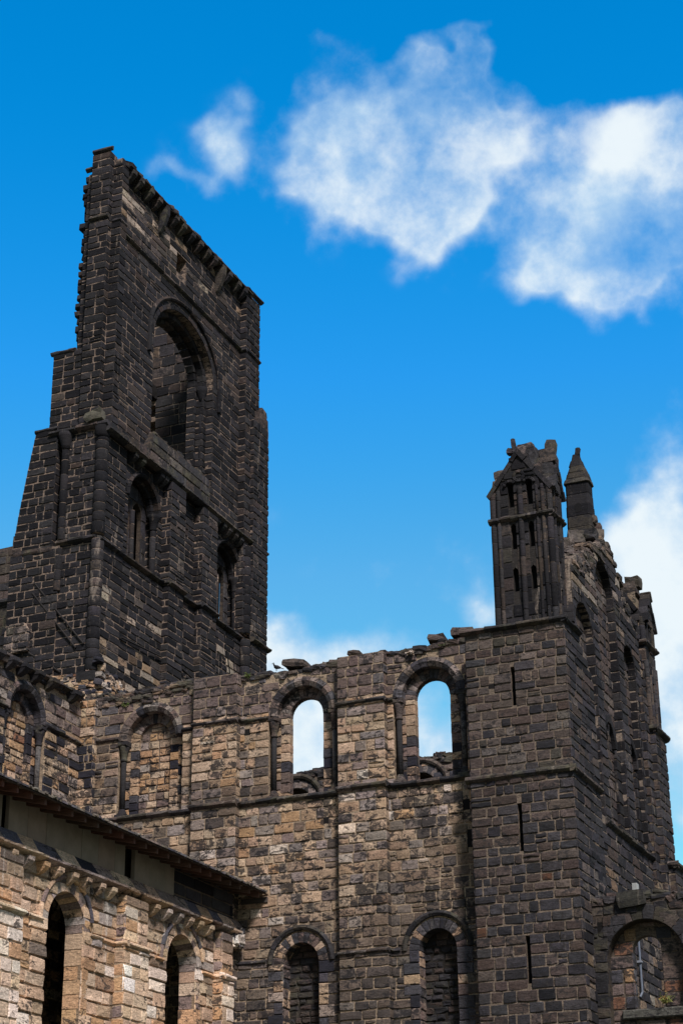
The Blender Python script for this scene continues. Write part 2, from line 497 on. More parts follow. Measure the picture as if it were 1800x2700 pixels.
M_PAINTED_DARK = plain_mat('painted_dark', None, .95, .3, 3, .1)  # near-black face colours: painted shade of recesses, and the roof scars
M_LEAF = plain_mat('weed_leaf', None, .7, .35, 9, .1)
M_METAL = plain_mat('painted_metal', None, .5, .12, 9, .05)
M_GRASS = plain_mat('short_grass', (.075,.078,.052,1), .95, .5, 1.5, .4)
M_FEATHER = plain_mat('black_feathers', None, .6, .3, 30, .2)

exec_parts = []
# ------------------------------------------------------------------ window of round orders
def round_window(fr, parent, uc, spring, bottom, mat, pal, wall_hw=1.17, ri=.56, rm=.87, blind=None, colL=True, colR=True, cap_pal=None, name='window', seed=11, hood=True, back=None, dark_shaft=True):
    """order recess in the wall: roll-moulded outer order, plain inner order, shafts with capitals"""
    w = MB()
    inner = fr.off(-.30)
    ap = arch_poly(uc, spring, bottom, ri)
    box_ = [(uc-wall_hw-.25, bottom-.1), (uc+wall_hw+.25, bottom-.1), (uc+wall_hw+.25, spring+wall_hw+.2), (uc-wall_hw-.25, spring+wall_hw+.2)]
    solid(w, inner, box_, [arch_poly(uc, spring, bottom-.05, ri+.015)], -.24, -.02, MORTAR_DARK)
    # jamb stones of the inner order below the springing
    for s in (-1, 1):
        z = bottom
        while z < spring-.02:
            h = .29*RND.uniform(.8, 1.2)
            if spring-z-h < .15: h = spring-z
            a, b = (uc-rm-RND.choice((0,.0,.12)), uc-ri) if s < 0 else (uc+ri, uc+rm+RND.choice((0,0,.12)))
            c = pal(uc+s*.8, z)
            box(w, inner, a+.006, b-.006, z+.008, z+h-.008, -.26, .012+RND.uniform(-.008,.012), c, .02, .004)
            z += h
        # masonry behind the shaft
        mas(w, inner, rect(uc-wall_hw, uc-rm, bottom, spring) if s < 0 else rect(uc+rm, uc+wall_hw, bottom, spring), [], .3, .3, pal, seed, core=0)
    part = w.build(name, mat, parent)
    v = MB(); ring(v, inner, uc, spring, ri, rm+.02, -.24, .015, 15, cap_pal or pal); v.build('voussoir_arch', M_ARCH, part)
    if hood:
        v = MB()
        ring(v, fr, uc, spring, rm+.0, wall_hw, -.28, .055, 12, cap_pal or pal, bulge=.055)
        v.build('hood_mould', M_ARCH, part)
    if blind:
        v = MB(); mas(v, fr.off(-.50) if blind == 'rubble' else inner.off(-.10), ap, [], .2 if blind == 'rubble' else .24, .34, (lambda u, q: pick(dict(dark=3, cool=3, brown=2, green=2, warm=1.5))) if blind == 'rubble' else (lambda u, q: pick(dict(tan=4, orange=3.5, buff=2, grey=1, brown=2.5*(1.2 if q < spring-1.4 else .4), red=.5))), seed+3, core=.15, rough=2.2 if blind == 'rubble' else .7, mortar=MORTAR_DARK)
        v.build('infill', mat, part)
    cp = cap_pal or pal
    for s, on in ((-1, colL), (1, colR)):
        if not on: continue
        p = inner.P(uc+s*1.02, 0, .15)
        c = MB(); zc = spring-.12
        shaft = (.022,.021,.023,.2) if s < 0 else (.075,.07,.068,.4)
        drums_z = bottom+.28
        lathe(c, p, [(.085, drums_z), (.083, zc-.5)], shaft, 12)
        col_o = c.build('shaft', mat, part)
        c = MB()
        q = inner.P(uc+s*1.02, 0, .15)
        kc = cp(uc, spring+.1)
        lathe(c, q, [(.10, zc-.52), (.115, zc-.50), (.115, zc-.46), (.09, zc-.44), (.10, zc-.35), (.135, zc-.2), (.165, zc-.08), (.17, zc-.02)], kc, 12)
        box(c, inner, uc+s*1.02-.17, uc+s*1.02+.17, zc-.03, zc+.12, -.02, .33, kc, .03, .008)
        c.build('capital', M_MOULD, part)
        c = MB()
        lathe(c, q, [(.16, bottom+.12), (.17, bottom+.16), (.13, bottom+.2), (.135, bottom+.24), (.10, bottom+.28), (.088, bottom+.31)], kc, 12)
        box(c, inner, uc+s*1.02-.19, uc+s*1.02+.19, bottom, bottom+.13, -.02, .34, kc, .03, .01)
        c.build('column_base', M_MOULD, part)
    return part
mould_pal = lambda u, v: pick(dict(green=3, warm=2, cool=2, grey=1, dark=2))
arch_pal = lambda u, v: pick(dict(cool=3, warm=3, grey=2.5, brown=1.5, dark=1))

# ================================================================== TRANSEPT (facing -Y)
YW, YP = .9, .6
TR = thing('transept', 'long weathered sandstone transept wall with two open round arched windows and a ragged rubble top', 'transept wall')
top = [(-16.5,20.25),(-14.9,20.2),(-14.3,20.3),(-12.5,20.34),(-10.9,20.18),(-10.0,20.2),(-9.4,20.12),(-8.3,20.24),(-7.1,20.26),(-6.0,20.3),(-5.0,20.22),(-4.2,20.34),(-3.6,20.4),(-3.0,20.42)]
poly = [(-16.5,6.0),(-3.0,6.0)] + [(u, v-.08) for u, v in top[::-1]]
WINS = [(-14.0,18.6,16.1), (-8.70,18.72,16.08), (-4.55,18.75,16.1)]
LOW = [(-8.75,11.15,5.8), (-4.5,11.2,5.8)]
fw = FY(YW)
holes = [arch_poly(u, s, b, 1.17) for u, s, b in WINS] + [arch_poly(u, s, 6.05, .86) for u, s, b in LOW]
putlog = [rect(-10.68,-10.48,18.25,18.43), rect(-8.02,-7.84,15.18,15.35), rect(-3.6,-3.38,15.1,15.4), rect(-3.5,-3.25,14.0,14.5)]
mb = MB()
mas(mb, fw, poly, holes + putlog, .305, .43, pal_transept, 21, core=1.0, corecut=holes)
mb.build('wall', M_TRANS, TR)
for q in putlog:
    m2 = MB(); solid(m2, fw, [(q[0][0]-.01, q[0][1]-.01), (q[1][0]+.01, q[1][1]-.01), (q[2][0]+.01, q[2][1]+.01), (q[3][0]-.01, q[3][1]+.01)], [], -.03, -.004, (.008,.007,.007,0))  # near-black panel, the hole's shade is put into its colour
    m2.build('putlog_hole_shade', M_PAINTED_DARK, TR)
for a, b in ((-12.32,-10.82), (-7.39,-5.90)):
    p = MB()
    mas(p, FY(YP), rect(a, b, 6.0, 20.22), [], .305, .44, pal_transept, 21, core=.32, prot=.018)
    mas(p, FX(b), rect(YP+.02, YW+.0, 6.0, 20.22), [], .305, .32, pal_transept, 21, core=0)
    p.build('buttress', M_TRANS, TR)
def wrap_string(v, h, d, pal, label, lo=-16.5, hi=-3.0, gaps=()):
    segs = [(lo,-12.32,0),(-12.32,-10.82,1),(-10.82,-7.39,0),(-7.39,-5.9,1),(-5.9,hi,0)]
    cur = None
    for a, b, f in segs:
        fr = FY(YP if f else YW)
        I = [(a, b)] if f else minus([(a, b)], gaps)
        for p, q in I:
            if cur is None or p > cur[1]+.01:
                if cur: cur[0].build('string_course', M_MOULD, TR, label)
                cur = [MB(), q]
            course_mould(cur[0], fr, p - (.06 if f else 0), q + (.06 if f else 0), v, h, d, pal)
            if f: course_mould(cur[0], FX(b), YP, YW, v, h, d, pal)
            cur[1] = q
    cur[0].build('string_course', M_MOULD, TR, label)
wrap_string(18.78, .15, .09, mould_pal, 'thin lichened string course level with the window arch springing', gaps=[(u-1.14, u+1.14) for u, s, b in WINS])
wrap_string(16.16, .19, .14, mould_pal, 'lichened sill string course running under the upper windows')
wrap_string(11.30, .13, .09, mould_pal, 'lowest dark string course', lo=-10.6, gaps=[(u-1.12, u+1.12) for u, s, b in LOW])
round_window(fw, TR, *WINS[0], M_TRANS, lambda u, v: pick(dict(tan=3, orange=1.5, soot=2.5, dark=1, buff=2)), blind='brick', colR=False, cap_pal=lambda u, v: pick(dict(warm=3, grey=2, dark=2, tan=2, brown=1.5)), name='blind_window', seed=31)
round_window(fw, TR, *WINS[1], M_TRANS, lambda u, v: pick(mixw(dict(tan=4, buff=3, brown=1.5, warm=1.5), dict(dark=2, soot=2, tan=2, brown=2), sst(18, 16.8, v))), cap_pal=arch_pal, seed=32)
round_window(fw, TR, *WINS[2], M_TRANS, lambda u, v: pick(mixw(dict(tan=4, buff=2, brown=2, warm=2), dict(dark=2, soot=2.4, tan=1.6, brown=2), sst(18, 17, v))), cap_pal=arch_pal, seed=33)
for u, s, b in LOW:
    p = MB()
    mas(p, FX(u-.56), rect(YW, YW+.55, 6.0, s), [], .3, .4, lambda a, c: pick(dict(dark=2, tan=2, brown=2)), 41, core=0)
    win = p.build('blocked_window', M_TRANS, TR)
    for sg in (-1, 1):
        z = 6.0; p = MB()
        while z < s-.02:
            h = .31*RND.uniform(.85, 1.2)
            if s-z-h < .15: h = s-z
            e = RND.choice((0, .18))
            a, c = (u-.88-e, u-.56) if sg < 0 else (u+.56, u+.88+e)
            dk = u > -6
            box(p, fw, a+.01, c-.006, z+.01, z+h-.01, -.6, .03+RND.uniform(-.01,.015), pick(dict(dark=3, cool=2, soot=1.5, brown=1, tan=.2) if dk else dict(tan=2, dark=2, soot=1.5, buff=1.6, grey=1)), .022, .005)
            z += h
        p.build('jamb', M_TRANS, win)
    v = MB(); ring(v, fw, u, s, .56, .87, -.6, .02, 13, lambda a, c, dk=u > -6: pick(dict(dark=3, cool=2, tan=.8, brown=1.5, soot=1) if dk else dict(tan=3, brown=2, dark=2, buff=2))); v.build('voussoir_arch', M_ARCH, win)
    v = MB(); ring(v, fw, u, s, .92, 1.08, -.1, .10, 7, lambda a, c: pick(dict(green=4, cool=2, dark=1.5)), bulge=.03); v.build('hood_mould', M_MOULD, win)
    v = MB(); mas(v, FY(YW+.42), arch_poly(u, s, 6.0, .58), [], .2, .34, (lambda a, c: pick(dict(cool=3, brown=3, warm=3, green=2, dark=1))) if u < -6 else (lambda a, c: pick(dict(dark=3, cool=2, brown=2))), 43, core=.2, rough=2.4, mortar=(.05,.042,.036,.5)); v.build('infill', M_CHAPEL, win)
rb = MB(); rubble_top(rb, fw, top, .95, pal_rubble, 1, .32)
rubble_top(rb, FY(YW), [(-16.2,20.2),(-14.8,20.25),(-12.4,20.3)], .9, lambda u, v: pick(dict(tan=2, warm=3, green=2, grey=2, brown=2, buff=1)), 3, .32)
for (u, v, w, h) in ((-9.05,20.40,.75,.22), (-3.45,20.55,.7,.26), (-4.3,20.5,.5,.22), (-7.0,20.42,.4,.14)):
    rock(rb, (u, YW+.3, v), (w, .7, h), pal_rubble(u, v), .1, .12)
rb.build('rubble_coping', M_RUB, TR)

# ================================================================== STAIR TURRET
ST = thing('stair_turret', 'square dark stone stair turret with three narrow slits, carrying a gabled two light pinnacle', 'turret')
f0, fs = FY(0), FX(0)
slits = [(-1.615,17.73,18.90), (-1.605,13.50,14.86), (-1.56,9.88,11.17)]
sh = [rect(u-.075, u+.075, a, b) for u, a, b in slits]
ph = rect(-2.36,-2.16,18.34,18.46)
mb = MB()
mas(mb, f0, rect(-3.02,0,5.5,20.1), sh+[ph], .285, .40, pal_turret, 51, core=.3, corecut=sh, mortar=(.36,.28,.215,.45), g=.013)
mas(mb, fs, [(.28,5.5),(2.75,5.5),(2.75,19.05),(2.55,19.3),(1.45,20.1),(.28,20.1)], [], .285, .66, pal_turret_side, 51, core=.5, mortar=(.40,.32,.26,.5), g=.013)
mas(mb, fs, rect(0,.28,5.5,20.1), [], .285, .66, pal_turret_side, 51, core=0)
mas(mb, Fr('X-', -3.02), rect(-2.6,0.0,5.5,20.1), [], .285, .66, pal_turret_side, 51, core=0, mortar=MORTAR_DARK)
solid(mb, FY(2.2), rect(-3.0,-.5,5.5,20.08), [], -.4, 0, MORTAR_DARK); solid(mb, FX(-2.72), rect(.29,2.2,5.5,20.08), [], -.28, 0, MORTAR_DARK)
solid(mb, Fr('Y-', .3), rect(-2.7,-.5,20.0,20.08), [], -1.9, 0, MORTAR_DARK)
mb.build('wall', M_TURRET, ST)
for s in slits:
    m2 = MB(); solid(m2, FY(.27), rect(s[0]-.11,s[0]+.11,s[1]-.05,s[2]+.05), [], -.05, 0, (.006,.006,.007,0)); m2.build('slit_shade', M_PAINTED_DARK, ST)  # near-black backing colours in the shade inside the slit
m2 = MB(); solid(m2, f0, rect(-2.37,-2.15,18.33,18.47), [], -.03, -.004, (.008,.007,.007,0))  # flat dark panel painted as the shade of a putlog hole
m2.build('putlog_hole_shade', M_PAINTED_DARK, ST)
for (v, h, d, ext) in ((20.24,.2,.16,1.45), (15.80,.22,.12,2.72)):
    sc = MB()
    course_mould(sc, f0, -3.16, .12, v, h, d, mould_pal); course_mould(sc, fs, -.12, ext, v, h, d, mould_pal)
    sc.build('string_course', M_MOULD, ST, 'capping string course below the pinnacle' if v > 18 else 'string course round the middle of the turret')

def gable(mb, fr, ua, ub, v0, v1, d, pal, back=.5, holes=()):
    """steep little gable with raking coping"""
    um = (ua+ub)/2
    base = [(ua+.06, v0), (ub-.06, v0), (um, v1-.06)]
    if holes:      # the lights reach up into the gable, which starts above their heads
        vb = v0+.46; a = (ub-um-.06)*(v1-.06-vb)/(v1-.06-v0); base = [(um-a, vb), (um+a, vb), (um, v1-.06)]
    mas(mb, fr, base, [], .36, .5, pal, 77, core=back, mortar=(.06,.055,.05,.4))
    for s, e in ((ua, -1), (ub, 1)):
        k = 4
        for i in range(k):
            t0, t1 = i/k+.004, (i+1)/k-.004
            p0 = (s+(um-s)*t0, v0+(v1-v0)*t0); p1 = (s+(um-s)*t1, v0+(v1-v0)*t1)
            L = math.hypot(um-s, v1-v0); nx, nz = -(v1-v0)/L*(1 if e < 0 else -1), abs(um-s)/L
            th = .12; q = RND.uniform(-.04,.04)
            V = []
            for n in (-back*.8, d+q):
                for p in (p0, p1):
                    V.append(fr.P(p[0]+nx*.02, p[1]+nz*.02, n)); V.append(fr.P(p[0]-nx*th, p[1]-nz*th, n))
            F = [(0,1,3,2),(4,6,7,5),(0,2,6,4),(1,5,7,3),(0,4,5,1),(2,3,7,6)]
            if e > 0: F = [f[::-1] for f in F]
            mb.add(V, F, pal(p0[0], p0[1]))
def lancet_poly(uc, v0, v1, hw): 
    sp = v1-hw*1.7
    return [(uc-hw, v0), (uc+hw, v0), (uc+hw, sp), (uc+hw*.75, sp+hw*.95), (uc, v1), (uc-hw*.75, sp+hw*.95), (uc-hw, sp)]
pin_pal = lambda u, v: pick(dict(soot=2.5, dark=4, cool=3.5, violet=2.5, brown=1.4, warm=1, green=.7))
pin_pal2 = lambda u, v: pick(dict(soot=3, dark=4, cool=3, green=1.4, warm=.8))
def pinnacle(parent, x0, x1, y0, y1, zb, zs, zg, ze, apex, full=True):
    """zb base, zs string below the gabled stage, ze eaves, apex gable top"""
    PN = bpy.data.objects.new('pinnacle', None); C.objects.link(PN); PN.parent = parent
    xm = (x0+x1)/2
    body = MB(); fy, fx = FY(y0), FX(x1)
    w = (x1-x0)
    rows = []
    if full: rows = [(21.34,22.12), (22.70,23.54)]
    top_l = (zs+.33, ze+.22)
    L = []
    for (a, b) in rows: L += [lancet_poly(xm-.27, a, b, .10), lancet_poly(xm+.29, a, b, .10)]
    LT = [lancet_poly(xm-.30, top_l[0], top_l[1]+.12, .105), lancet_poly(xm+.29, top_l[0], top_l[1]+.12, .105)]
    hs = L + LT
    mas(body, fy, [(x0, zb), (x1, zb), (x1, ze), (xm+.55, ze+.35), (xm-.55, ze+.35), (x0, ze)], hs, .42, .52, pin_pal, 61, core=.22, corecut=hs, mortar=(.085,.075,.07,.4), g=.009)
    sideh = [lancet_poly((y0+y1)/2, a, b, .08) for a, b in rows] + [lancet_poly((y0+y1)/2, top_l[0], top_l[1], .09)]
    mas(body, fx, rect(y0, y1, zb, ze), sideh, .42, .45, pin_pal, 61, core=.22, corecut=sideh, mortar=MORTAR_TOWER, g=.009)
    solid(body, Fr('Y-', y1-.2), rect(x0+.03, x1-.22, zb, ze), [], -.2, 0, pin_pal(0, 0))
    mas(body, Fr('X-', x0), rect(-y1, -y0, zb, ze), [], .42, .45, pin_pal, 61, core=.2, mortar=MORTAR_TOWER)
    [solid(body, FY(y0+.2), rect(x0+.2, x1-.2, q, q+.1), [], -(y1-y0)+.4, 0, pin_pal(0, 0)) for q in (zs-.1,)]
    body.build('pinnacle_body', M_TOWER, PN)
    if full:
        dk = MB(); solid(dk, FY(y0+.23), rect(x0+.23, x1-.23, zs-.1 if False else zb, ze+.35), [], -.02, 0, (.006,.006,.007,0)); dk.build('lancet_shade', M_PAINTED_DARK, PN)  # near-black sheet paints the shade behind the lancets
    # clustered shafts: corners, middle, quarter points
    for (px, py, r) in [(x0+.06, y0+.02, .10), (x0+.24, y0-.01, .065), (xm, y0-.02, .085), (x1-.42, y0-.01, .05), (x1-.24, y0-.01, .065), (x1-.05, y0+.03, .10), (x1+.01, y0+.26, .07), (x1+.01, y1-.26, .07), (x1-.04, y1-.05, .10)]:
        for a, b in ((zb, zs-.1), (zs, ze+.05)):
            if b-a > .75:
                shf = MB(); drums(shf, (px, py), r, a, b, .62, pin_pal, 10, MORTAR_DARK); shf.build('shaft', M_TOWER, PN)
    s_ = MB(); course_mould(s_, fy, x0-.09, x1+.09, zs+.05, .2, .15, mould_pal, .45); course_mould(s_, fx, y0-.09, y1+.09, zs+.05, .2, .15, mould_pal, .45)
    s_.build('string_course', M_MOULD, PN)
    g = MB(); gable(g, FY(y0-.05), x0-.11, x1+.11, ze-.1, apex, .03, pin_pal2, .3, LT if full else ()); g.build('gable', M_TOWER, PN)
    if full:
        tf = MB(); q = FY(y0-.06)
        for s in (-1, 1):
            ring(tf, q, xm+s*.30, top_l[1]-.10, .13, .22, -.15, .05, 5, pin_pal2, .15 if s > 0 else .5, PI-.5 if s > 0 else PI-.15, .008)
        ring(tf, q, xm, ze+.42, .10, .2, -.05, .045, 6, pin_pal2, 0, 2*PI, .008)
        solid(tf, q, arch_poly(xm, ze+.42, ze+.34, .09), [], -.02, .0, (.012,.011,.012,0))  # near-black patch paints the shade of a recess in the tracery
        tf.build('tracery', M_TOWER, PN)
    g = MB(); solid(g, FY(y0+.30), [(x0+.1, ze-.1), (x1-.1, ze-.1), (xm, apex-.1)], [], -.3, 0, (.05,.045,.045,.4)); g.build('gable_back', M_TOWER, PN)
    g = MB(); gable(g, FX(x1+.05), y0-.02, y1+.22, ze-.1, apex-.35, .10, pin_pal2, .3); g.build('gable', M_TOWER, PN)
    sp = MB()
    return PN, sp
PN, sp = pinnacle(ST, -2.14, -.27, .35, 1.37, 20.15, 23.75, 24.7, 24.62, 25.95)
# remnants of the spire behind the gable
spp = lambda u, v: pick(dict(grey=3, warm=3, buff=.8, cool=2, green=1))
for (x, y, z, w, d, h) in ((-1.25,.75,25.6,.62,.5,.55),(-1.05,.72,26.0,.5,.42,.5),(-.85,.7,25.7,.4,.4,.7),(-.75,.75,25.35,.4,.5,.6),(-.42,.95,25.25,.42,.55,.6),(-.40,.95,25.75,.45,.5,.45),(-.32,.95,26.1,.32,.4,.42),(-.62,.95,25.95,.3,.3,.25),(-.45,.9,24.8,.5,.7,.5),(-1.5,.8,25.2,.4,.4,.5),(-1.95,.75,24.9,.35,.5,.45),(-1.92,.75,25.3,.34,.4,.42),(-1.98,.8,24.6,.3,.6,.4)):
    rock(sp, (x, y, z), (w, d, h), spp(x, z), RND.uniform(-.1,.1), .07)
rock(sp, (-1.32,.36,26.1), (.12,.14,.5), pin_pal2(0,0), 0, .1)
rock(sp, (-1.40,.40,25.95), (.3,.2,.2), pin_pal2(0,0), 0, .1)
sp.build('broken_spire', M_MOULD, PN)

# ================================================================== GABLE WALL (facing +X)
GB = thing('gable_wall', 'tall dark stone transept gable with three deep blind arches, receding behind the stair turret', 'gable wall')
fg = FX(-.02)
A1 = [(1.38,19.9),(2.62,19.15),(2.80,18.9),(2.80,15.05),(3.28,15.05)] + [(2.33+.95*math.cos(PI*i/12), 20.45+.95*math.sin(PI*i/12)) for i in range(13)]
A2 = arch_poly(5.0, 22.55, 15.0, 1.08, 16, 1.1)
A3 = arch_poly(7.55, 20.95, 15.0, .74, 14, 1.05)
outline = [(1.3,6.0),(8.9,6.0),(8.9,22.5),(8.2,23.1),(7.3,23.15),(6.9,23.9),(6.3,24.35),(5.8,24.75),(4.9,24.5),(1.3,22.5)]
gh = [A1, A2, A3]
mb = MB()
mas(mb, fg, outline, gh, .31, .7, pal_gable, 71, core=.34, mortar=(.40,.32,.26,.5), g=.013)
mas(mb, fg, [(2.74,6.0),(2.75,6.0),(2.75,6.1),(2.74,6.1)], [], .31, .5, pal_gable, 71, core=0)
mb.build('wall', M_GABLE, GB)
mb = MB()
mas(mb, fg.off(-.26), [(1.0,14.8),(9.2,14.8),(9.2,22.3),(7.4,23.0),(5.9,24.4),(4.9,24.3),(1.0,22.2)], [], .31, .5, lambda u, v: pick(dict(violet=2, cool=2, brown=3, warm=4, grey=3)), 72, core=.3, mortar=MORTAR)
mb.build('recess_wall', M_TURRET, GB)
def jamb_face(mb, u, v0, v1, d, fr_x, pal, seed=73):   # -Y facing reveal: the far side of a recess
    mas(mb, FY(u), rect(fr_x-d, fr_x+.01, v0, v1), [], .34, .4, pal, seed, core=.02, prot=.012, mortar=MORTAR_TOWER, md=.006)
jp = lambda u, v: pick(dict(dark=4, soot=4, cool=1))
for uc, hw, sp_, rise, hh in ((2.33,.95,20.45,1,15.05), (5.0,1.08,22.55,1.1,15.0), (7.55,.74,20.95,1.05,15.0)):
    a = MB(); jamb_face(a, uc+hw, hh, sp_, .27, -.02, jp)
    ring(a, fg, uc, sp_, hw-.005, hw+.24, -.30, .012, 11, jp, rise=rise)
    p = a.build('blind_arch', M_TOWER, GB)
    if uc > 4:   # inner order and a hooded lower window head
        o = MB()
        uu = uc+hw*.55
        box_z = 18.0
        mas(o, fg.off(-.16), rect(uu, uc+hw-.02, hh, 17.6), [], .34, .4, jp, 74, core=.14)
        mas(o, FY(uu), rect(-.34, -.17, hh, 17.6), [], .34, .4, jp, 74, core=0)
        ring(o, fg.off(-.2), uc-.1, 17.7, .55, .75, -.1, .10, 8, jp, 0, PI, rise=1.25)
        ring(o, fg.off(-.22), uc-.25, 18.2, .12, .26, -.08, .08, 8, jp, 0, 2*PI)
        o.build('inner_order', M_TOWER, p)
s_ = MB(); course_mould(s_, fg, 3.2, 8.95, 15.03, .24, .14, mould_pal); s_.build('sill_course', M_MOULD, GB)
# broken raking roof over the gable and a far buttress
bt = MB()
mas(bt, FX(.30), rect(9.05,10.4,6.0,19.3), [], .31, .5, pal_gable, 71, core=.6, mortar=MORTAR)
mas(bt, FY(9.05), rect(-.34,.30,6.0,19.3), [], .31, .35, pal_gable, 71, core=0, mortar=MORTAR)
mas(bt, FX(.12), rect(8.55,9.05,6.0,20.6), [], .31, .4, pal_gable, 71, core=.5, mortar=MORTAR)
mas(bt, FY(8.55), rect(-.34,.12,6.0,20.6), [], .31, .35, pal_gable, 71, core=0, mortar=MORTAR)
mas(bt, FX(.55), rect(9.3,10.7,6.0,14.75), [], .31, .5, pal_gable, 71, core=.6, mortar=MORTAR)
mas(bt, FY(9.3), rect(.2,.55,6.0,14.75), [], .31, .35, pal_gable, 71, core=0, mortar=MORTAR)
bt.build('buttress', M_GABLE, GB)
s_ = MB()
course_mould(s_, FX(.30), 8.98, 10.55, 19.45, .25, .14, mould_pal); course_mould(s_, FY(9.05), .05, .40, 19.45, .25, .14, mould_pal)
s_.build('string_course', M_MOULD, GB); s_ = MB()
course_mould(s_, FX(.55), 9.2, 10.85, 14.95, .25, .14, mould_pal); course_mould(s_, FY(9.3), .2, .66, 14.95, .25, .14, mould_pal)
s_.build('string_course', M_MOULD, GB)
rb = MB()
rubble_top(rb, fg, [(1.35,22.6),(3.0,23.5),(4.9,24.55),(5.8,24.75)], .7, lambda u, v: pick(dict(grey=3, warm=3, green=2, buff=1, dark=1)), 3, .45)
rubble_top(rb, fg, [(5.8,24.7),(6.3,24.4),(6.9,23.95),(7.3,23.3),(8.9,22.6)], .6, lambda u, v: pick(dict(grey=2, warm=2, green=2, dark=2)), 1, .4)
rb.build('rubble_coping', M_RUB, GB)
# spike pinnacle standing on the gable
def octa(mb, c, r0, z0, r1, z1, pal, h=.45, k=8):
    z = z0; n = max(1, int(round((z1-z0)/h)))
    for i in range(n):
        a, b = z0+(z1-z0)*i/n, z0+(z1-z0)*(i+1)/n
        ra, rb_ = r0+(r1-r0)*i/n, r0+(r1-r0)*(i+1)/n
        q = RND.uniform(-.012,.012); V = []
        for r, zz in ((ra*.96, a), (ra+q, a+.025), (rb_+q, b-.025), (rb_*.96, b)):
            for j in range(k):
                t = 2*PI*(j+.5)/k+.3; V.append((c[0]+r*math.cos(t)+RND.uniform(-.008,.008), c[1]+r*math.sin(t)+RND.uniform(-.008,.008), zz))
        F = [(s*k+j, s*k+(j+1) % k, (s+1)*k+(j+1) % k, (s+1)*k+j) for s in range(3) for j in range(k)] + [tuple(range(k))[::-1], tuple(3*k+j for j in range(k))]
        mb.add(V, F, pal(0, z0))
def prism(mb, c, h0, z0, h1, z1, pal, h=.42, ch=.22):
    """stone shaft of oblong plan with chamfered corners, in courses; h0/h1 half widths at the bottom and top"""
    n = max(1, int(round((z1-z0)/h))); k = 8
    for i in range(n):
        t0, t1 = i/n, (i+1)/n; a, b = z0+(z1-z0)*t0, z0+(z1-z0)*t1; q = RND.uniform(-.012,.012); V = []
        for t, sc_, zz in ((t0,.965,a),(t0,1,a+.02),(t1,1,b-.02),(t1,.965,b)):
            hx, hy = (h0[0]+(h1[0]-h0[0])*t)*sc_+q, (h0[1]+(h1[1]-h0[1])*t)*sc_+q
            e = ch*min(hx, hy)
            for px, py in ((hx,-hy+e),(hx,hy-e),(hx-e,hy),(-hx+e,hy),(-hx,hy-e),(-hx,-hy+e),(-hx+e,-hy),(hx-e,-hy)):
                V.append((c[0]+px+RND.uniform(-.008,.008), c[1]+py+RND.uniform(-.008,.008), zz))
        F = [(s_*k+j, s_*k+(j+1) % k, (s_+1)*k+(j+1) % k, (s_+1)*k+j) for s_ in range(3) for j in range(k)] + [tuple(range(k))[::-1], tuple(3*k+j for j in range(k))]
        mb.add(V, F, pal(0, z0))
SP = bpy.data.objects.new('spike_pinnacle', None); C.objects.link(SP); SP.parent = GB
cx, cy = -.62, 5.0
a = MB(); prism(a, (cx, cy), (.40,.30), 24.2, (.40,.30), 26.55, pin_pal2, .42); a.build('pinnacle_body', M_TOWER, SP)
a = MB(); prism(a, (cx, cy), (.44,.34), 26.55, (.41,.31), 26.73, mould_pal, .2); a.build('collar', M_MOULD, SP)
a = MB(); [prism(a, (cx+RND.uniform(-.02,.02), cy), (.385-.075*q, .30-.06*q), 26.73+.24*q, (.32-.07*q+RND.uniform(-.02,.02), .25-.055*q), 26.97+.24*q, pin_pal2, .5, .35) for q in range(4)]; rock(a, (cx+.04, cy, 27.78), (.16,.16,.30), pin_pal2(0,0), 0, .12); a.build('spire', M_TOWER, SP)
a = MB(); solid(a, FY(cy-.315), arch_poly(cx+.02, 25.72, 25.5, .10), [], -.03, 0, (.006,.006,.007,0)); a.build('opening_shade', M_PAINTED_DARK, SP)  # flat near-black patch, painted shade of an opening in the shaft
a = MB()
for (x, y, z, w) in ((-.35,4.7,24.6,.6),(-.3,5.2,24.7,.6),(-.4,5.5,24.6,.6),(-.28,5.35,25.05,.45),(-.3,5.1,25.3,.35),(-.7,4.6,24.5,.6),(-1.0,4.4,24.3,.6)): rock(a, (x,y,z), (w,w,w*.7), spp(0,0), None, .12)
a.build('broken_masonry', M_RUB, SP)

# ================================================================== FAR TURRET (ruined twin)
FT = thing('ruined_turret', 'ruined far turret with a broken gabled top at the end of the gable wall', 'turret')
mb = MB()
mas(mb, FY(9.1), rect(-1.9,-.1,6.0,22.1), [], .31, .45, pal_gable, 71, core=.3, mortar=MORTAR_DARK)
mas(mb, FX(-.1), rect(9.1,9.7,6.0,22.1), [], .31, .45, pal_gable, 71, core=.3, mortar=MORTAR_DARK)
mas(mb, FX(.05), rect(9.62,10.9,6.0,21.95), [], .31, .45, pal_gable, 71, core=.45, mortar=MORTAR_DARK)
mas(mb, FY(9.62), rect(-.15,.05,6.0,21.95), [], .31, .3, pal_gable, 71, core=0)
for q in ((.04,9.66,.09),(.06,10.0,.07),(.06,10.5,.07),(.03,10.86,.09)): drums(mb, (q[0],q[1]), q[2], 15, 21.9, .5, pin_pal, 10, MORTAR_DARK)
mb.build('wall', M_GABLE, FT)
PN2, sp = pinnacle(FT, -1.75, .06, 9.6, 10.9, 21.9, 22.6, 23.6, 23.4, 24.95, full=False)
for (x, y, z, w, d, h) in ((-.45,10.0,24.1,.6,.6,.6),(-.42,10.05,24.6,.62,.6,.5),(-.28,10.1,24.9,.5,.5,.42),(-.95,9.9,24.6,.5,.5,.7),(-1.1,9.8,24.9,.4,.5,.5),(-.7,10.0,24.2,.5,.6,.6),(-.15,10.5,24.3,.3,.5,.5)):
    rock(sp, (x, y, z), (w, d, h), spp(0, 0), 0, .07)
sp.build('broken_spire', M_MOULD, PN2)

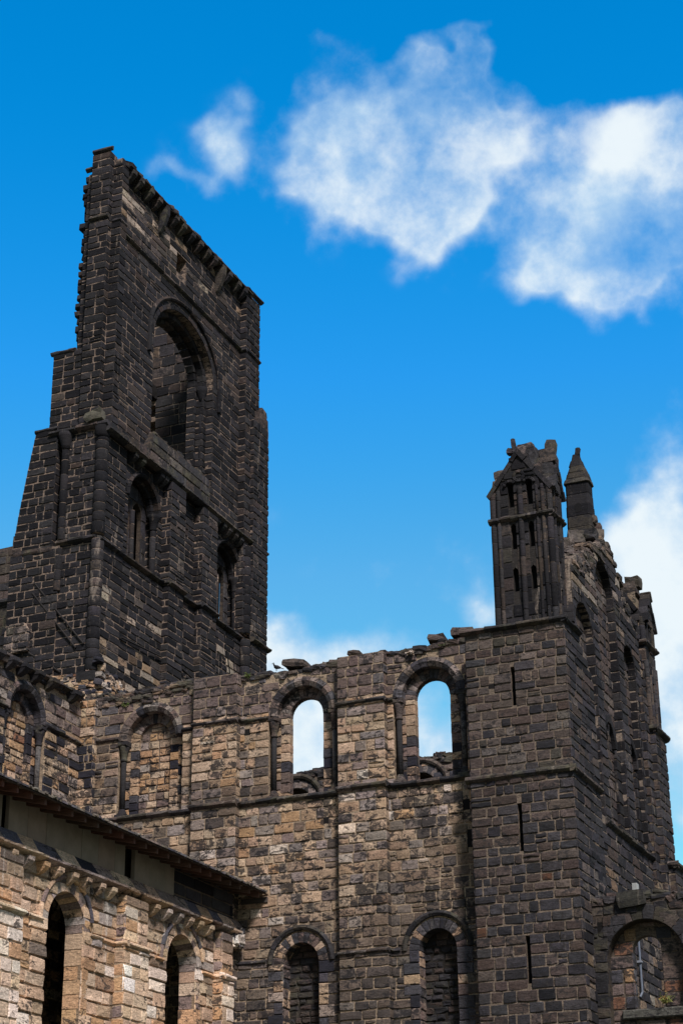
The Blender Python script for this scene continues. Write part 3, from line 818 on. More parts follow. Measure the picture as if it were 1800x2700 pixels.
# ================================================================== CROSSING TOWER
TW = thing('crossing_tower', 'tall soot black ruined square tower with one huge open arch high in its long face', 'tower')
XW, XB = -17.05, -16.8
YS = 2.25            # south face of the upper stage
mtt = MORTAR_TOWER
fx = FX(XW)
# --- upper stage, +X face
BIG = arch_poly(8.0, 36.35, 31.95, 2.5, 28, .80)
upper = [(YS,30.5),(13.8,30.5),(13.8,41.9),(YS,41.9)]
slit = rect(7.1,7.95,40.05,40.95)
mb = MB()
mas(mb, fx, upper, [BIG, slit], .30, .8, pal_tower_side, 81, core=.75, corecut=[BIG, slit], mortar=mtt, g=.013, prot=.010, rough=.7, md=.006)
solid(mb, fx, rect(7.0,8.05,39.95,41.05), [], -.6, -.5, (.008,.007,.009,0))  # near-black back paints the depth of the slit
# -Y face stub with the toothed broken edge
stub = [(-18.42,31.0),(XW,31.0),(XW,41.9),(-17.98,42.0),(-18.3,41.9)]
mas(mb, FY(YS), stub, [], .30, .5, pal_tower, 81, core=.8, mortar=mtt, g=.013, md=.006)
for k in range(22):
    z = 34.4+k*.345; h = .3
    box(mb, FY(YS+.05), -18.46-RND.choice((.0,.06,.12,.18)), -18.2, z, z+h*RND.uniform(.7,1), -.6, .01, pal_tower(0, z), .04, .02)
mb.build('upper_wall', M_TOWER, TW)
# clasping buttresses at the two corners
b1 = MB()
mas(b1, FY(1.97), rect(-17.98,-17.2,30.7,42.55), [], .30, .42, pal_tower, 81, core=.5, mortar=mtt, g=.013, md=.006)
mas(b1, FX(-17.2), rect(1.97,YS,30.7,42.55), [], .30, .3, pal_tower, 81, core=0, mortar=mtt, g=.013, md=.006)
mas(b1, FX(XB), rect(YS,2.68,30.7,42.3), [], .30, .45, pal_tower_side, 81, core=.3, mortar=mtt)
mas(b1, FY(YS-.01), rect(-17.19,XB,30.7,42.1), [], .30, .42, pal_tower, 81, core=.1, mortar=mtt, g=.013, md=.006)
for (z0, z1) in ((30.7,35.4),(35.4,41.4)):
    lathe(b1, (-17.195, YS-.02), [(.018, z0), (.018, z1)], mtt, 6)
b1.build('corner_buttress', M_TOWER, TW)
b2 = MB()
mas(b2, FX(XB+.05), rect(12.85,14.1,26.5,42.1), [], .30, .5, pal_tower_side, 81, core=.4, mortar=mtt)
mas(b2, FY(12.85), rect(XW-.02,XB+.05,26.5,42.1), [], .30, .42, pal_tower, 81, core=0, mortar=mtt, g=.013, md=.006)
mas(b2, FX(XB+.20), rect(13.4,14.75,20,36.2), [], .30, .5, pal_tower_side, 81, core=.4, mortar=mtt)
mas(b2, FY(13.4), rect(XW,XB+.20,20,36.2), [], .30, .42, pal_tower, 81, core=0, mortar=mtt, g=.013, md=.006)
for (y, z, h) in ((14.0,36.45,.7),(14.3,36.8,.5),(14.5,36.4,.6)): rock(b2, (XB+.08, y, z), (.28,.5,h), spp(0,0), 0, .12)
b2.build('corner_buttress', M_TOWER, TW)
def strings(lab, *groups):
    for g in groups:
        s_ = MB()
        for a in g: course_mould(s_, *a)
        s_.build('string_course', M_MOULD, TW, lab)
strings('upper weathered string course under the parapet', [(fx, 2.6, 12.85, 39.42, .2, .13, mould_pal, .9)],
  [(FY(1.97), -17.98, -17.15, 39.72, .18, .1, mould_pal), (FY(YS-.01), -17.15, XB+.06, 39.6, .18, .08, mould_pal), (FX(XB), YS, 2.7, 39.6, .18, .08, mould_pal)],
  [(FY(12.85), XW, XB+.1, 39.35, .18, .1, mould_pal), (FX(XB+.05), 12.85, 14.15, 39.35, .18, .1, mould_pal)])
# top corbel table with broken parapet
cp = MB()
course_mould(cp, fx, 2.6, 13.2, 42.25, .22, .42, mould_pal, .7, back=.5)
course_mould(cp, FX(XB+.05), 12.8, 14.25, 42.35, .2, .14, mould_pal, .7)
rubble_top(cp, fx.off(.30), [(2.4,42.35),(4,42.3),(8,42.28),(13.3,42.25)], .8, lambda u, v: pick(dict(green=2, warm=2, dark=3, grey=1.5)), 0, .5)
cp.build('parapet_coping', M_MOULD, TW)
cp = MB()
course_mould(cp, FY(1.97), -17.98, -17.1, 42.75, .18, .1, mould_pal, .6); course_mould(cp, FY(YS+.0), -18.42, -17.98, 42.25, .2, .1, mould_pal)
cp.build('parapet_coping', M_MOULD, TW)
for y in (2.95,3.55,4.35,5.0,5.6,6.4,7.05,7.8,8.5,9.2,9.8,10.55,11.15,12.0,12.6):
    big = y in (5.6, 10.55)
    corbel_mesh(fx, y, 42.1, .30, 1.25 if big else .5, .40, pick(dict(dark=3, warm=2, green=2, grey=1.5, cool=2))).build('corbel', M_MOULD, TW)
# big arch: orders and jambs
a = MB()
RZ = .80
ring(a, fx, 8.0, 36.35, 2.5, 2.72, -.3, .03, 21, pal_tower_side, rise=RZ, gap=.02)
ring(a, fx.off(-.3), 8.0, 36.35, 2.22, 2.52, -.3, .0, 21, pal_tower_side, rise=RZ, gap=.02)
ring(a, fx.off(-.6), 8.0, 36.35, 2.05, 2.4, -.35, .0, 17, pal_tower_side, rise=RZ, gap=.06, jit=.03)
bigp = a.build('tower_arch', M_TOWER, TW)
j = MB()
mas(j, FY(10.5), rect(XW-.32, XW, 31.6, 36.35), [], .30, .32, pal_tower, 81, core=0, mortar=mtt, g=.013, md=.006)
mas(j, FY(10.22), rect(XW-.62, XW-.30, 31.6, 36.35), [], .30, .32, pal_tower, 81, core=0, mortar=mtt, g=.013, md=.006)
mas(j, fx.off(-.31), rect(10.22,10.52,31.6,36.35), [], .30, .3, pal_tower, 81, core=.3, mortar=mtt)
mas(j, fx.off(-.61), rect(10.05,10.24,31.6,36.35), [], .30, .3, pal_tower, 81, core=.35, mortar=mtt)
mas(j, FY(10.05), rect(XW-.95, XW-.6, 31.6, 36.35), [], .30, .4, pal_tower, 81, core=0, mortar=mtt, g=.013, md=.006)
drums(j, (XW-.42, 10.30), .10, 31.8, 35.9, .7, pal_tower, 10)
lathe(j, (XW-.42, 10.30), [(.11,35.7),(.14,35.9),(.22,36.15),(.24,36.35)], pal_tower(0,0), 10)
j.build('jamb', M_TOWER, bigp)
h_ = MB(); ring(h_, fx, 8.0, 36.45, 2.80, 2.98, -.1, .13, 15, lambda u, v: pick(dict(dark=3, soot=2, brown=1.5, warm=1, buff=.4)), rise=RZ*1.0, bulge=.03, gap=.02)
for y in (5.11, 10.89): box(h_, fx, y-.09, y+.09, 35.4, 36.5, -.05, .12, pal_tower(0,0), .03)
h_.build('hood_mould', M_TOWER, bigp)
# interior: far wall seen through the arch, with a barred slit
iw = MB(); fi = FY(13.2)
lit = [rect(-21.62,-21.22,36.35,36.98), rect(-21.60,-21.24,37.2,37.75)]
mas(iw, fi, [(-24.5,30.5),(XW-.7,30.5),(XW-.7,41.6),(-19.6,42.2),(-20.6,43.2),(-24.5,43.2)], lit, .5, .75, lambda u, v: pick(dict(warm=3, brown=2, cool=2.5, dark=2.5, grey=1, tan=.4) if v > 38.6 else dict(dark=4, cool=3, soot=2, brown=1.5, warm=.8)), 85, core=.9, mortar=mtt)
iw.build('inner_wall', M_TOWER, TW)
for q in ((-21.35,38.3,.3,.7),):
    r_ = MB(); rock(r_, (q[0], 13.0, q[1]), (q[2], .5, q[3]), (.02,.019,.02,.2), 0, .1); r_.build('broken_springer', M_TOWER, TW)
# --- sill slab, mid string and corbels
mb = MB()
sill = [(2.5,30.55),(9.75,30.62),(9.95,31.85),(9.2,31.95),(8.0,31.9),(7.4,32.0),(6.4,31.95),(5.4,32.05),(4.9,31.2),(2.5,30.9)]
mas(mb, FX(XB+.02), sill, [], .40, 1.0, lambda u, v: pick(dict(grey=3, cool=3, green=2, warm=2, dark=1)), 83, core=.5, mortar=MORTAR_DARK, rough=.5)
for (y, w) in ((5.6,.4),(6.3,.5),(7.6,.5),(8.3,.35),(9.2,.4)): rock(mb, (XB-.25, y, 32.0), (.35, w, .26), spp(0,0), 0, .14)
mb.build('sill_wall', M_MOULD, TW)
s_ = MB()
course_mould(s_, FX(XB), 1.9, 14.9, 30.74, .24, .22, mould_pal, .8)
course_mould(s_, FY(2.0), -18.0, XB+.1, 31.0, .3, .2, mould_pal, .7); course_mould(s_, FY(2.0), -19.1, -18.0, 30.95, .26, .26, mould_pal, .8)
rock(s_, (-17.25,1.9,31.15), (.7,.4,.45), (.2,.19,.15,.3), 0, .12)
s_.build('string_course', M_MOULD, TW, 'middle string course under the great arch sill')
# --- lower stage +X (z 20-30.6)
low_p = rect(2.15,14.75,19.5,30.5)
W1c, W2c = (5.2,28.95), (11.97,28.9)
WHW = 1.12
h1, h2 = arch_poly(W1c[0], W1c[1], 26.4, WHW, 18), arch_poly(W2c[0], W2c[1], 26.4, WHW, 18)
lanc = lancet_poly(8.1, 26.55, 28.8, .20)
mb = MB(); fl = FX(XW+.0)
mas(mb, fl, low_p, [h1, h2, lanc], .275, .6, pal_tower_side, 82, core=.6, mortar=mtt, g=.013, md=.006, rough=1.2)
mas(mb, FX(XB-.11), rect(2.2,3.6,19.5,30.5), [], .275, .6, pal_tower_side, 82, core=.3, mortar=mtt, g=.013, md=.006)
solid(mb, fl.off(-.5), rect(7.7,8.5,26.3,29), [], -.05, 0, (.01,.01,.012,0))  # near-black back paints the shade inside the lancet
mb.build('lower_wall', M_TOWER, TW)
def strip(u0, u1, v0, v1, name='pilaster'):
    p = MB(); mas(p, FX(XB+.13), rect(u0, u1, v0, v1), [], .275, .6, lambda u, v: pick(mixw(dict(cool=3, dark=3, violet=2, grey=1.4, warm=1.4, soot=1.5), dict(soot=3, dark=4, violet=2, cool=2), sst(27.5, 25.5, v))), 82, core=.4, mortar=mtt, g=.013, md=.006)
    mas(p, FY(u0), rect(XW, XB+.13, v0, v1), [], .275, .3, pal_tower, 82, core=0, mortar=mtt, g=.013, md=.006)
    return p.build(name, M_TOWER, TW)
strip(6.62,7.72,21,30.5); strip(9.18,10.38,21,30.5)
mb = MB(); mas(mb, FX(XB-.15), rect(7.72,9.18,20,26.3), [], .275, .6, pal_tower_side, 82, core=.09, mortar=mtt, g=.013, md=.006); mas(mb, FX(XB-.13), rect(3.6,6.62,20,26.25), [], .275, .6, pal_tower_side, 82, core=.09, mortar=mtt, g=.013, md=.006); mas(mb, FX(XB-.15), rect(10.38,13.0,20,26.25), [], .275, .6, pal_tower_side, 82, core=.09, mortar=mtt, g=.013, md=.006)
mb.build('apron_wall', M_TOWER, TW)
for (uc, sp_) in (W1c, W2c):
    a = MB(); ring(a, fl, uc, sp_, WHW-.02, WHW+.16, -.3, .10, 13, lambda u, v: pick(dict(dark=3, soot=3, brown=1.5, cool=1.5)), bulge=.05, gap=.02)
    ring(a, fl.off(-.22), uc, sp_, WHW-.12, WHW+.02, -.2, .05, 13, pal_tower, bulge=.04, gap=.02)
    wn = a.build('twin_window', M_TOWER, TW)
    b = MB()
    mas(b, fl.off(-.52), rect(uc-1.3, uc+1.3, 26.2, sp_+1.3), [lancet_poly(uc-.45, 26.5, sp_+.45, .36), lancet_poly(uc+.45, 26.5, sp_+.45, .36)], .6, 1.0, lambda u, v: pick(dict(dark=2, brown=2, violet=2, cool=2)), 86, core=.2, mortar=MORTAR_DARK)
    b.build('tympanum', M_GABLE, wn)
    b = MB(); solid(b, fl.off(-.98), rect(uc-1.3, uc+1.3, 26.2, sp_+1.2), [], -.04, 0, (.012,.011,.013,0)); b.build('painted_shade_back', M_PAINTED_DARK, wn)  # shade behind the twin lights put into a near-black panel
    b = MB()
    mas(b, FY(uc+WHW), rect(XW-.5, XW, 26.4, sp_), [], .275, .5, pal_tower, 82, core=0, mortar=mtt, g=.013, md=.006)
    drums(b, (XW-.12, uc+WHW-.14), .12, 26.6, sp_-.55, .7, pal_tower, 10)
    lathe(b, (XW-.12, uc+WHW-.14), [(.13, sp_-.6),(.15, sp_-.55),(.13, sp_-.45),(.17, sp_-.25),(.24, sp_-.08),(.25, sp_+.02)], pal_tower(0,0), 10)
    drums(b, (XW-.45, uc-.02), .10, 26.5, sp_-.1, .7, lambda u, v: pick(dict(dark=2, brown=2, cool=2, violet=2)), 10)
    b.build('shaft', M_TOWER, wn)
s_ = MB()
for (a_, b_, f_) in ((1.9,3.6,XB-.11),(3.6,6.62,XB-.13),(6.55,7.79,XB+.13),(7.74,9.16,XB-.15),(9.11,10.45,XB+.13),(10.4,13.3,XB-.15),(13.3,14.9,XB+.2)):
    course_mould(s_, FX(f_), a_, b_, 26.5, .22, .17, mould_pal, .7)
for y_ in (6.6, 9.16): course_mould(s_, FY(y_), XB-.16, XB+.2, 26.5, .22, .1, mould_pal, .7)
course_mould(s_, FY(2.0), -18.6, -17.0, 26.62, .24, .16, mould_pal, .7)
s_.build('string_course', M_MOULD, TW, 'lower string course under the twin windows')
for y in (4.0,4.55,5.95,6.3,10.6,11.1,11.6,12.15,12.65):
    corbel_mesh(fl, y, 30.52, .27, .38, .36, pick(dict(dark=3, cool=2, warm=1.5, grey=1))).build('corbel', M_MOULD, TW)
# --- lower stage -Y face
mb = MB()
mas(mb, FY(2.0), rect(-18.5,-17.1,19.5,30.8), [], .275, .44, pal_tower, 82, core=.6, mortar=mtt, g=.013, md=.006, rough=1.2)
left_p = [(-20.45,19.5),(-18.45,19.5),(-18.45,26.4),(-18.8,26.4),(-18.8,31.0),(-19.7,31.05),(-19.95,29.6),(-20.2,28.0),(-20.43,26.2)]
mas(mb, FY(1.9), left_p, [], .30, .5, pal_tower, 87, core=1.2, mortar=mtt, g=.013, md=.006)
mas(mb, FX(-18.8), rect(1.9,2.3,26.4,31.0), [], .36, .4, pal_tower, 87, core=0, mortar=mtt, g=.013, md=.006)
mas(mb, FY(2.1), rect(-19.28,-18.0,31.0,34.25), [], .30, .45, pal_tower, 87, core=.8, mortar=mtt, g=.013, md=.006)
solid(mb, FY(2.35), rect(-18.9,-18.4,26,31), [], -.2, 0, (.02,.018,.018,0))  # dark panel paints the shade in the slot beside the shaft
mb.build('corner_wall', M_TOWER, TW)
cc = MB()
drums(cc, (-17.0,2.05), .23, 21.6, 26.4, .36, pal_tower, 14); drums(cc, (-17.0,2.05), .23, 26.6, 30.4, .38, pal_tower, 14)
lathe(cc, (-17.0,2.05), [(.24,30.3),(.25,30.45),(.3,30.75)], pal_tower(0,0), 14)
box(cc, FX(XB), 1.75, 2.6, 21.2, 21.55, -.6, .1, pal_tower(0,0), .05, .02)
cc.build('corner_shaft', M_TOWER, TW); cc = MB()
drums(cc, (-18.5,1.98), .14, 24.7, 26.3, .45, pal_tower, 12); drums(cc, (-18.45,1.98), .14, 26.6, 30.2, .5, pal_tower, 12)
lathe(cc, (-18.45,1.98), [(.15,30.1),(.18,30.3),(.28,30.6),(.3,30.75)], pal_tower(0,0), 12)
cc.build('corner_shaft', M_TOWER, TW); cc = MB()
drums(cc, (XB+.0,13.15), .22, 19.5, 26.3, .4, pal_tower, 14); drums(cc, (XB+.0,13.15), .22, 26.55, 30.3, .4, pal_tower, 14)
cc.build('corner_shaft', M_TOWER, TW)
for (y_,a_,b_,z_) in ((2.1,-19.4,-18.35,34.32),(1.9,-19.75,-18.8,31.1)):
    s_ = MB(); course_mould(s_, FY(y_), a_, b_, z_, .16, .06, pal_rubble, .6); s_.build('weathered_offset', M_MOULD, TW)
s_ = MB(); course_mould(s_, FY(1.9), -20.3, -18.75, 26.45, .24, .04, lambda u,v: pick(dict(warm=2, brown=2, violet=2)), .8)
s_.build('weathered_offset', M_MOULD, TW)
# roof scars left by vanished roofs
s_ = MB()
def bar(mb, p, q, r, col, k=6):
    p, q = Vector(p), Vector(q); d = (q-p).normalized(); a = d.orthogonal().normalized(); b = d.cross(a); V = []
    for c in (p, q):
        for i in range(k): V.append(c + (a*math.cos(2*PI*i/k)+b*math.sin(2*PI*i/k))*r)
    mb.add(V, [(i, (i+1) % k, k+(i+1) % k, k+i) for i in range(k)] + [tuple(range(k))[::-1], tuple(range(k, 2*k))], col)
for p_, q_, c_ in (((-19.38,1.88,25.14),(-17.3,1.96,22.6),.03),((-19.42,1.88,24.75),(-17.6,1.95,22.5),.03),((-19.43,1.88,22.57),(-18.16,1.97,21.72),.03),((XB-.02,3.61,23.3),(XB-.02,6.5,23.5),.1),((XB-.04,7.7,23.6),(XB-.04,9.15,23.4),.1)):
    s_ = MB(); bar(s_, p_, q_, .034, (.022,.02,.02,.3)); s_.build('roof_scar', M_PAINTED_DARK, TW)
s_ = MB(); mas(s_, FY(1.72), [(-20.35,22.6),(-19.4,22.6),(-19.4,23.35),(-19.6,23.65),(-20.15,23.65),(-20.35,23.4)], [], .28, .4, lambda u, v: pick(dict(warm=3, grey=3, dark=2, green=2)), 88, core=.2, mortar=mtt); mas(s_, FX(-19.4), rect(1.72,1.9,22.6,23.35), [], .28, .3, pal_tower, 88, core=0); s_.build('blocked_corbel', M_GABLE, TW)
# rubble at the foot where the roofs were torn away
rb = MB()
rp = lambda u, v: pick(dict(orange=2.2, tan=2.5, buff=2, dark=2.5, brown=2, red=.6, soot=1))
for k in range(230):
    x = RND.uniform(-18.9,-16.85); z = RND.uniform(20.2,21.5)
    rock(rb, (x, 2.0-.25*max(0, (21.3-z))+RND.uniform(-.05,.05), z), (RND.uniform(.18,.45),.3,RND.uniform(.10,.19)), rp(0,0), RND.uniform(-.2,.2), .12)
for k in range(260):
    y = RND.uniform(1.9,6.5); z = RND.uniform(20.1,20.1+1.9*max(.15,1-(y-1.9)/4.4))
    rock(rb, (XB+.1+.18*max(0, 21.5-z)+RND.uniform(-.05,.05), y, z), (.3,RND.uniform(.2,.45),RND.uniform(.10,.22)), pick(dict(buff=3, tan=2, pale=1.5, grey=2, dark=2, soot=1, orange=.8)), RND.uniform(-.2,.2), .12)
rb.build('torn_masonry', M_TRANS, TW)
# thin conductor rods on the face
for (p, q) in (((XB+.1,9.25,29.4),(XB+.1,10.35,27.35)), ((XB+.1,11.2,25.9),(XB+.1,12.6,21.9))):
    c_ = MB(); bar(c_, p, q, .025, (.01,.01,.011,0)); c_.build('conductor_rod', M_METAL, TW)

# ================================================================== NAVE CLERESTORY WALL (facing +X)
NV = thing('clerestory_wall', 'nave clerestory wall with one deep round arched window, meeting the transept in a dark corner', 'wall')
fn = FX(-16.5)
nw = (-2.45,18.66,16.0)
nh = arch_poly(*nw, 1.17)
mb = MB(); mas(mb, fn, [(-22,9.0),(.9,9.0),(.9,20.05),(-22,20.2)], [nh, rect(-.9,-.75,19.2,19.35), rect(-.7,-.55,18.0,18.2)], .305, .62, pal_nave, 21, core=.9, corecut=[nh])
solid(mb, fn, rect(-1.0,-.5,17.9,19.5), [], -.06, -.004, (.02,.018,.017,0))  # dark panel paints the shade in the small wall holes
mb.build('wall', M_TRANS, NV)
for a_, b_ in minus([(-22,.9)], [(nw[0]-1.14, nw[0]+1.14)]):
    s_ = MB(); course_mould(s_, fn, a_, b_, 18.76, .15, .09, mould_pal); s_.build('string_course', M_MOULD, NV)
s_ = MB()
course_mould(s_, fn, -22, .5, 20.3, .24, .25, lambda u, v: pick(dict(green=2, warm=2, grey=1, dark=1)), .7)
rubble_top(s_, fn.off(.1), [(-22,20.3),(.5,20.2)], .8, pal_rubble, 0, .4)
s_.build('ruined_coping', M_RUB, NV)
for y in (-5.2,-4.45,-3.7,-3.02,-2.23,-1.41,-.04):
    corbel_mesh(fn, y, 20.16, .36, .36, .38, pick(dict(green=2, dark=3, cool=2))).build('corbel', M_MOULD, NV)
round_window(fn, NV, *nw, M_TRANS, lambda u, v: pick(dict(soot=4, dark=2, tan=2, orange=.8, brown=1)), cap_pal=lambda u, v: pick(dict(warm=2, dark=3, cool=2, brown=2)), seed=34, blind='brick')
# pier in the inner corner
pp = MB(); mas(pp, FY(.72), rect(-16.5,-15.98,9,20.1), [], .305, .3, lambda u, v: pick(dict(tan=3, buff=2, orange=2, soot=2.5*(1 if v < 18.7 else .2), dark=1)), 21, core=.18)
mas(pp, FX(-15.98), rect(.72,.9,9,20.1), [], .305, .3, pal_nave, 21, core=0)
pp.build('corner_pier', M_TRANS, NV)

# ================================================================== OPPOSITE TRANSEPT WALL (seen through the windows)
OP = thing('inner_transept_wall', 'ruined far transept wall with hooded arches, glimpsed through the two open windows', 'wall')
fo = FY(11.0)
oc = [(-13.56,18.75), (-8.69,18.75), (-4.0,18.75)]
mb = MB()
mas(mb, fo, [(-16.3,9),(-1.8,9),(-1.8,19.9),(-6,19.88),(-9,19.9),(-13,19.85),(-16.3,19.85)], [arch_poly(u, s, 15, .62) for u, s in oc], .24, .36, lambda u, v: pick(dict(brown=3, dark=3, warm=2, tan=.8)), 91, core=.9, rough=1.8, mortar=MORTAR_DARK)
for u, s in oc: solid(mb, fo.off(-.7), rect(u-.8,u+.8,15,s+.8), [], -.05, 0, (.01,.009,.01,0))  # near-black backs paint the shade inside the arches
mb.build('wall', M_TRANS, OP)
for u, s in oc:
    a = MB(); ring(a, fo, u, s, .62, .95, -.5, .03, 13, lambda a_, b_: pick(dict(cool=3, grey=3, dark=1)))
    p = a.build('voussoir_arch', M_ARCH, OP)
    a = MB(); ring(a, fo, u, s, .97, 1.16, -.1, .13, 7, lambda a_, b_: pick(dict(green=2, grey=3, warm=2)), bulge=.03); a.build('hood_mould', M_MOULD, p)
rb = MB(); rubble_top(rb, fo, [(-16.2,19.85),(-13.8,19.88),(-13.2,20.0),(-9,19.95),(-8.2,20.0),(-7.2,19.85),(-1.8,19.9)], .9, pal_rubble, 2, .3); rb.build('rubble_coping', M_RUB, OP)

# ================================================================== AISLE WITH LEAN-TO ROOF
AI = thing('aisle', 'warm sandstone aisle wall with arched windows under a low timber eaved lean to roof', 'aisle')
XA = -10.85
fa = FX(XA)
aw = [(-8.66,10.68), (-2.52,10.66)]
ah = [arch_poly(u, s, 4.5, .88) for u, s in aw]
small = [rect(-11.0,-10.85,9.85,10.0), rect(-10.9,-10.75,8.5,8.62), rect(-.55,-.4,9.4,9.55)]
mb = MB()
mas(mb, fa, rect(-22,.9,4.4,12.25), ah+small, .335, .68, pal_aisle, 101, core=.5, corecut=ah, g=.015, prot=.025, mortar=(.17,.12,.08,.5), rough=1.7)
for q in small: solid(mb, fa, [(q[0][0]-.02,q[0][1]-.02),(q[1][0]+.02,q[1][1]-.02),(q[2][0]+.02,q[2][1]+.02),(q[3][0]-.02,q[3][1]+.02)], [], -.06, -.004, (.02,.016,.014,0))  # dark panels paint the shade of the small holes
mb.build('wall', M_AISLE, AI)
for (y0, y1, low) in ((-12.15,-11.1,10.5), (-6.15,-4.95,10.6), (-.55,.1,10.6)):
    p = MB()
    mas(p, FX(XA+.25), rect(y0, y1, low, 11.95), [], .335, .62, pal_aisle, 101, core=.25, g=.014); mas(p, FX(XA+.30), rect(y0-.04, y1+.04, 4.4, low), [], .34, .5, lambda u, v: pick(dict(tan=3, buff=5, orange=1, pale=7, white=1.6)), 101, core=.3, g=.014)
    mas(p, FY(y0), rect(XA, XA+.25, low, 11.95), [], .34, .3, lambda u, v: pick(dict(tan=2, warm=2, brown=2, orange=1.5)), 101, core=0); mas(p, FY(y0-.04), rect(XA, XA+.30, 4.4, low), [], .34, .3, lambda u, v: pick(dict(tan=3, orange=3, brown=2, buff=1)), 101, core=0)
    bo = p.build('buttress', M_AISLE, AI)
    s_ = MB(); course_mould(s_, FX(XA+.28), y0-.08, y1+.08, low+.16, .16, .14, lambda u, v: pick(dict(pale=1, buff=2, tan=2, grey=1)), .6); course_mould(s_, FY(y0), XA, XA+.40, low+.16, .16, .1, lambda u, v: pick(dict(tan=2, buff=2)), .6); s_.build('buttress_offset', M_AISLE, bo)
tanp = lambda u, v: pick(dict(orange=3, tan=3, buff=2, brown=1))
for a_, b_ in ((-7.55,-6.2),(-11.05,-9.8),(-4.9,-3.66),(-1.38,-.6)): 
    s_ = MB(); course_mould(s_, fa, a_, b_, 10.74, .14, .09, tanp, .7); s_.build('string_course', M_AISLE, AI)
for u, s in aw:
    p = MB()
    # splayed far jamb (faces -Y), coursed with the wall
    z = 4.5
    while z < s-.02:
        h = .36*RND.uniform(.85,1.2)
        if s-z-h < .15: h = s-z
        c = pick(dict(tan=4, orange=4, buff=3, brown=1)); y = u+.88
        e = RND.uniform(-.01,.015)
        V = [fa.P(y+.28,z+.01,.015), fa.P(y+.28,z+h-.01,.015), fa.P(y+e,z+h-.01,.03), fa.P(y+e,z+.01,.03), fa.P(y-.05+e,z+.01,-.50), fa.P(y-.05+e,z+h-.01,-.50)]
        p.add(V, [(0,3,2,1),(3,4,5,2),(1,2,5),(0,4,3)], c); z += h
    win = p.build('window', M_AISLE, AI)
    # splayed soffit voussoirs
    v = MB(); K = 13
    for i in range(K):
        t0, t1 = PI*i/K+.008, PI*(i+1)/K-.008; c = pick(dict(warm=2, grey=3, tan=3, buff=2, brown=1)); V = []
        for r, n in ((1.16,.0),(1.16,.02),(.88,.03),(.82,-.50),(1.0,-.50)):
            for q in range(3):
                t = t0+(t1-t0)*q/2; V.append(fa.P(u+r*math.cos(t), s+r*math.sin(t), n))
        v.add(V, [(a_*3+q, a_*3+q+1, (a_+1)*3+q+1, (a_+1)*3+q) for a_ in range(4) for q in range(2)] + [(0,3,6,9,12)[::-1], (2,5,8,11,14)], c)
    v.build('voussoir_arch', M_AISLE, win)
    v = MB(); ring(v, fa, u, s, 1.17, 1.30, -.05, .10, 9, lambda a_, b_: pick(dict(brown=3, orange=2, tan=2, dark=1.5)), 0.25, PI, bulge=.02); v.build('hood_mould', M_AISLE, win)
    v = MB(); mas(v, fa.off(-1.3), arch_poly(u, s, 4.4, 1.1), [], .3, .42, lambda a_, b_: pick(dict(soot=4, dark=3, cool=2)), 103, core=.1, mortar=MORTAR_DARK); v.build('shade_infill', M_PAINTED_DARK, win)  # infill coloured near black, painting in the shade inside the window
for y in (-11.5,-10.78,-10.07,-9.41,-8.71,-8.06,-7.36,-6.78,-4.42,-3.73,-3.07,-2.44,-1.86,-1.21):
    corbel_mesh(fa, y, 12.0, .25, .30, .29, pick(dict(buff=3, tan=3, pale=1.5, grey=1.5, orange=1))).build('corbel', M_AISLE, AI)
s_ = MB(); course_mould(s_, fa, -22, .55, 12.22, .22, .36, lambda u, v: pick(dict(warm=3, buff=3, tan=3, grey=2, brown=1)), .9)
# weathered sloping ledge behind the cornice
u = -22.0
while u < .8:
    w = RND.uniform(.5,1.1); c = pick(dict(warm=3, brown=2, violet=2, soot=1.6, buff=1.5, tan=1))
    V = [fa.P(u+.01,12.16,.30),fa.P(u+w-.01,12.16,.30),fa.P(u+w-.01,12.50,.06+RND.uniform(-.02,.02)),fa.P(u+.01,12.50,.06+RND.uniform(-.02,.02)),fa.P(u+.01,12.1,-.1),fa.P(u+w-.01,12.1,-.1),fa.P(u+w-.01,12.50,-.1),fa.P(u+.01,12.5,-.1)]
    s_.add(V, [(0,1,2,3),(3,2,6,7),(0,4,5,1),(0,3,7,4),(1,5,6,2)], c); u += w
[rock(s_, (XA+.22+RND.uniform(-.05,.1),.5+RND.uniform(-.2,.2),12.05+RND.uniform(-.32,.08)), (.22,.26,.24), pick(dict(white=.6,pale=2,dark=1.5,grey=1.5)), None, .18) for _ in range(10)]
s_.build('cornice', M_AISLE, AI)
# modern infill panels and near-black backing that paints in shade beneath the eaves
for a_, b_ in [(-22,-11.75),(-11.5,-5.86),(-5.34,-3.08)]:
    y = a_; s_ = MB()
    while y < b_-.05:
        w = min(.85, b_-y)
        box(s_, FX(XA+.02), y+.008, y+w-.008, 12.44, 13.48, -.12, RND.uniform(-.006,.006), (.29*RND.uniform(.93,1.05),.238,.195,.5), .012)
        y += w
    s_.build('infill_panel', M_PANEL, AI)
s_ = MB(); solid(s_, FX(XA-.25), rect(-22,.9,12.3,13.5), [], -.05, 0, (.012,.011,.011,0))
mas(s_, FX(XA+.0), rect(-3.05,.9,12.42,13.45), [], .34, .8, lambda u, v: pick(dict(soot=3, dark=3)), 104, core=.1, mortar=MORTAR_DARK); s_.build('eaves_shade', M_PAINTED_DARK, AI)
RF = bpy.data.objects.new('roof', None); C.objects.link(RF); RF.parent = AI
XE, ZE, SL = -9.8, 13.22, math.tan(math.radians(17))
s_ = MB()
y = -22.0
def zr(x): return ZE + (XE-x)*SL
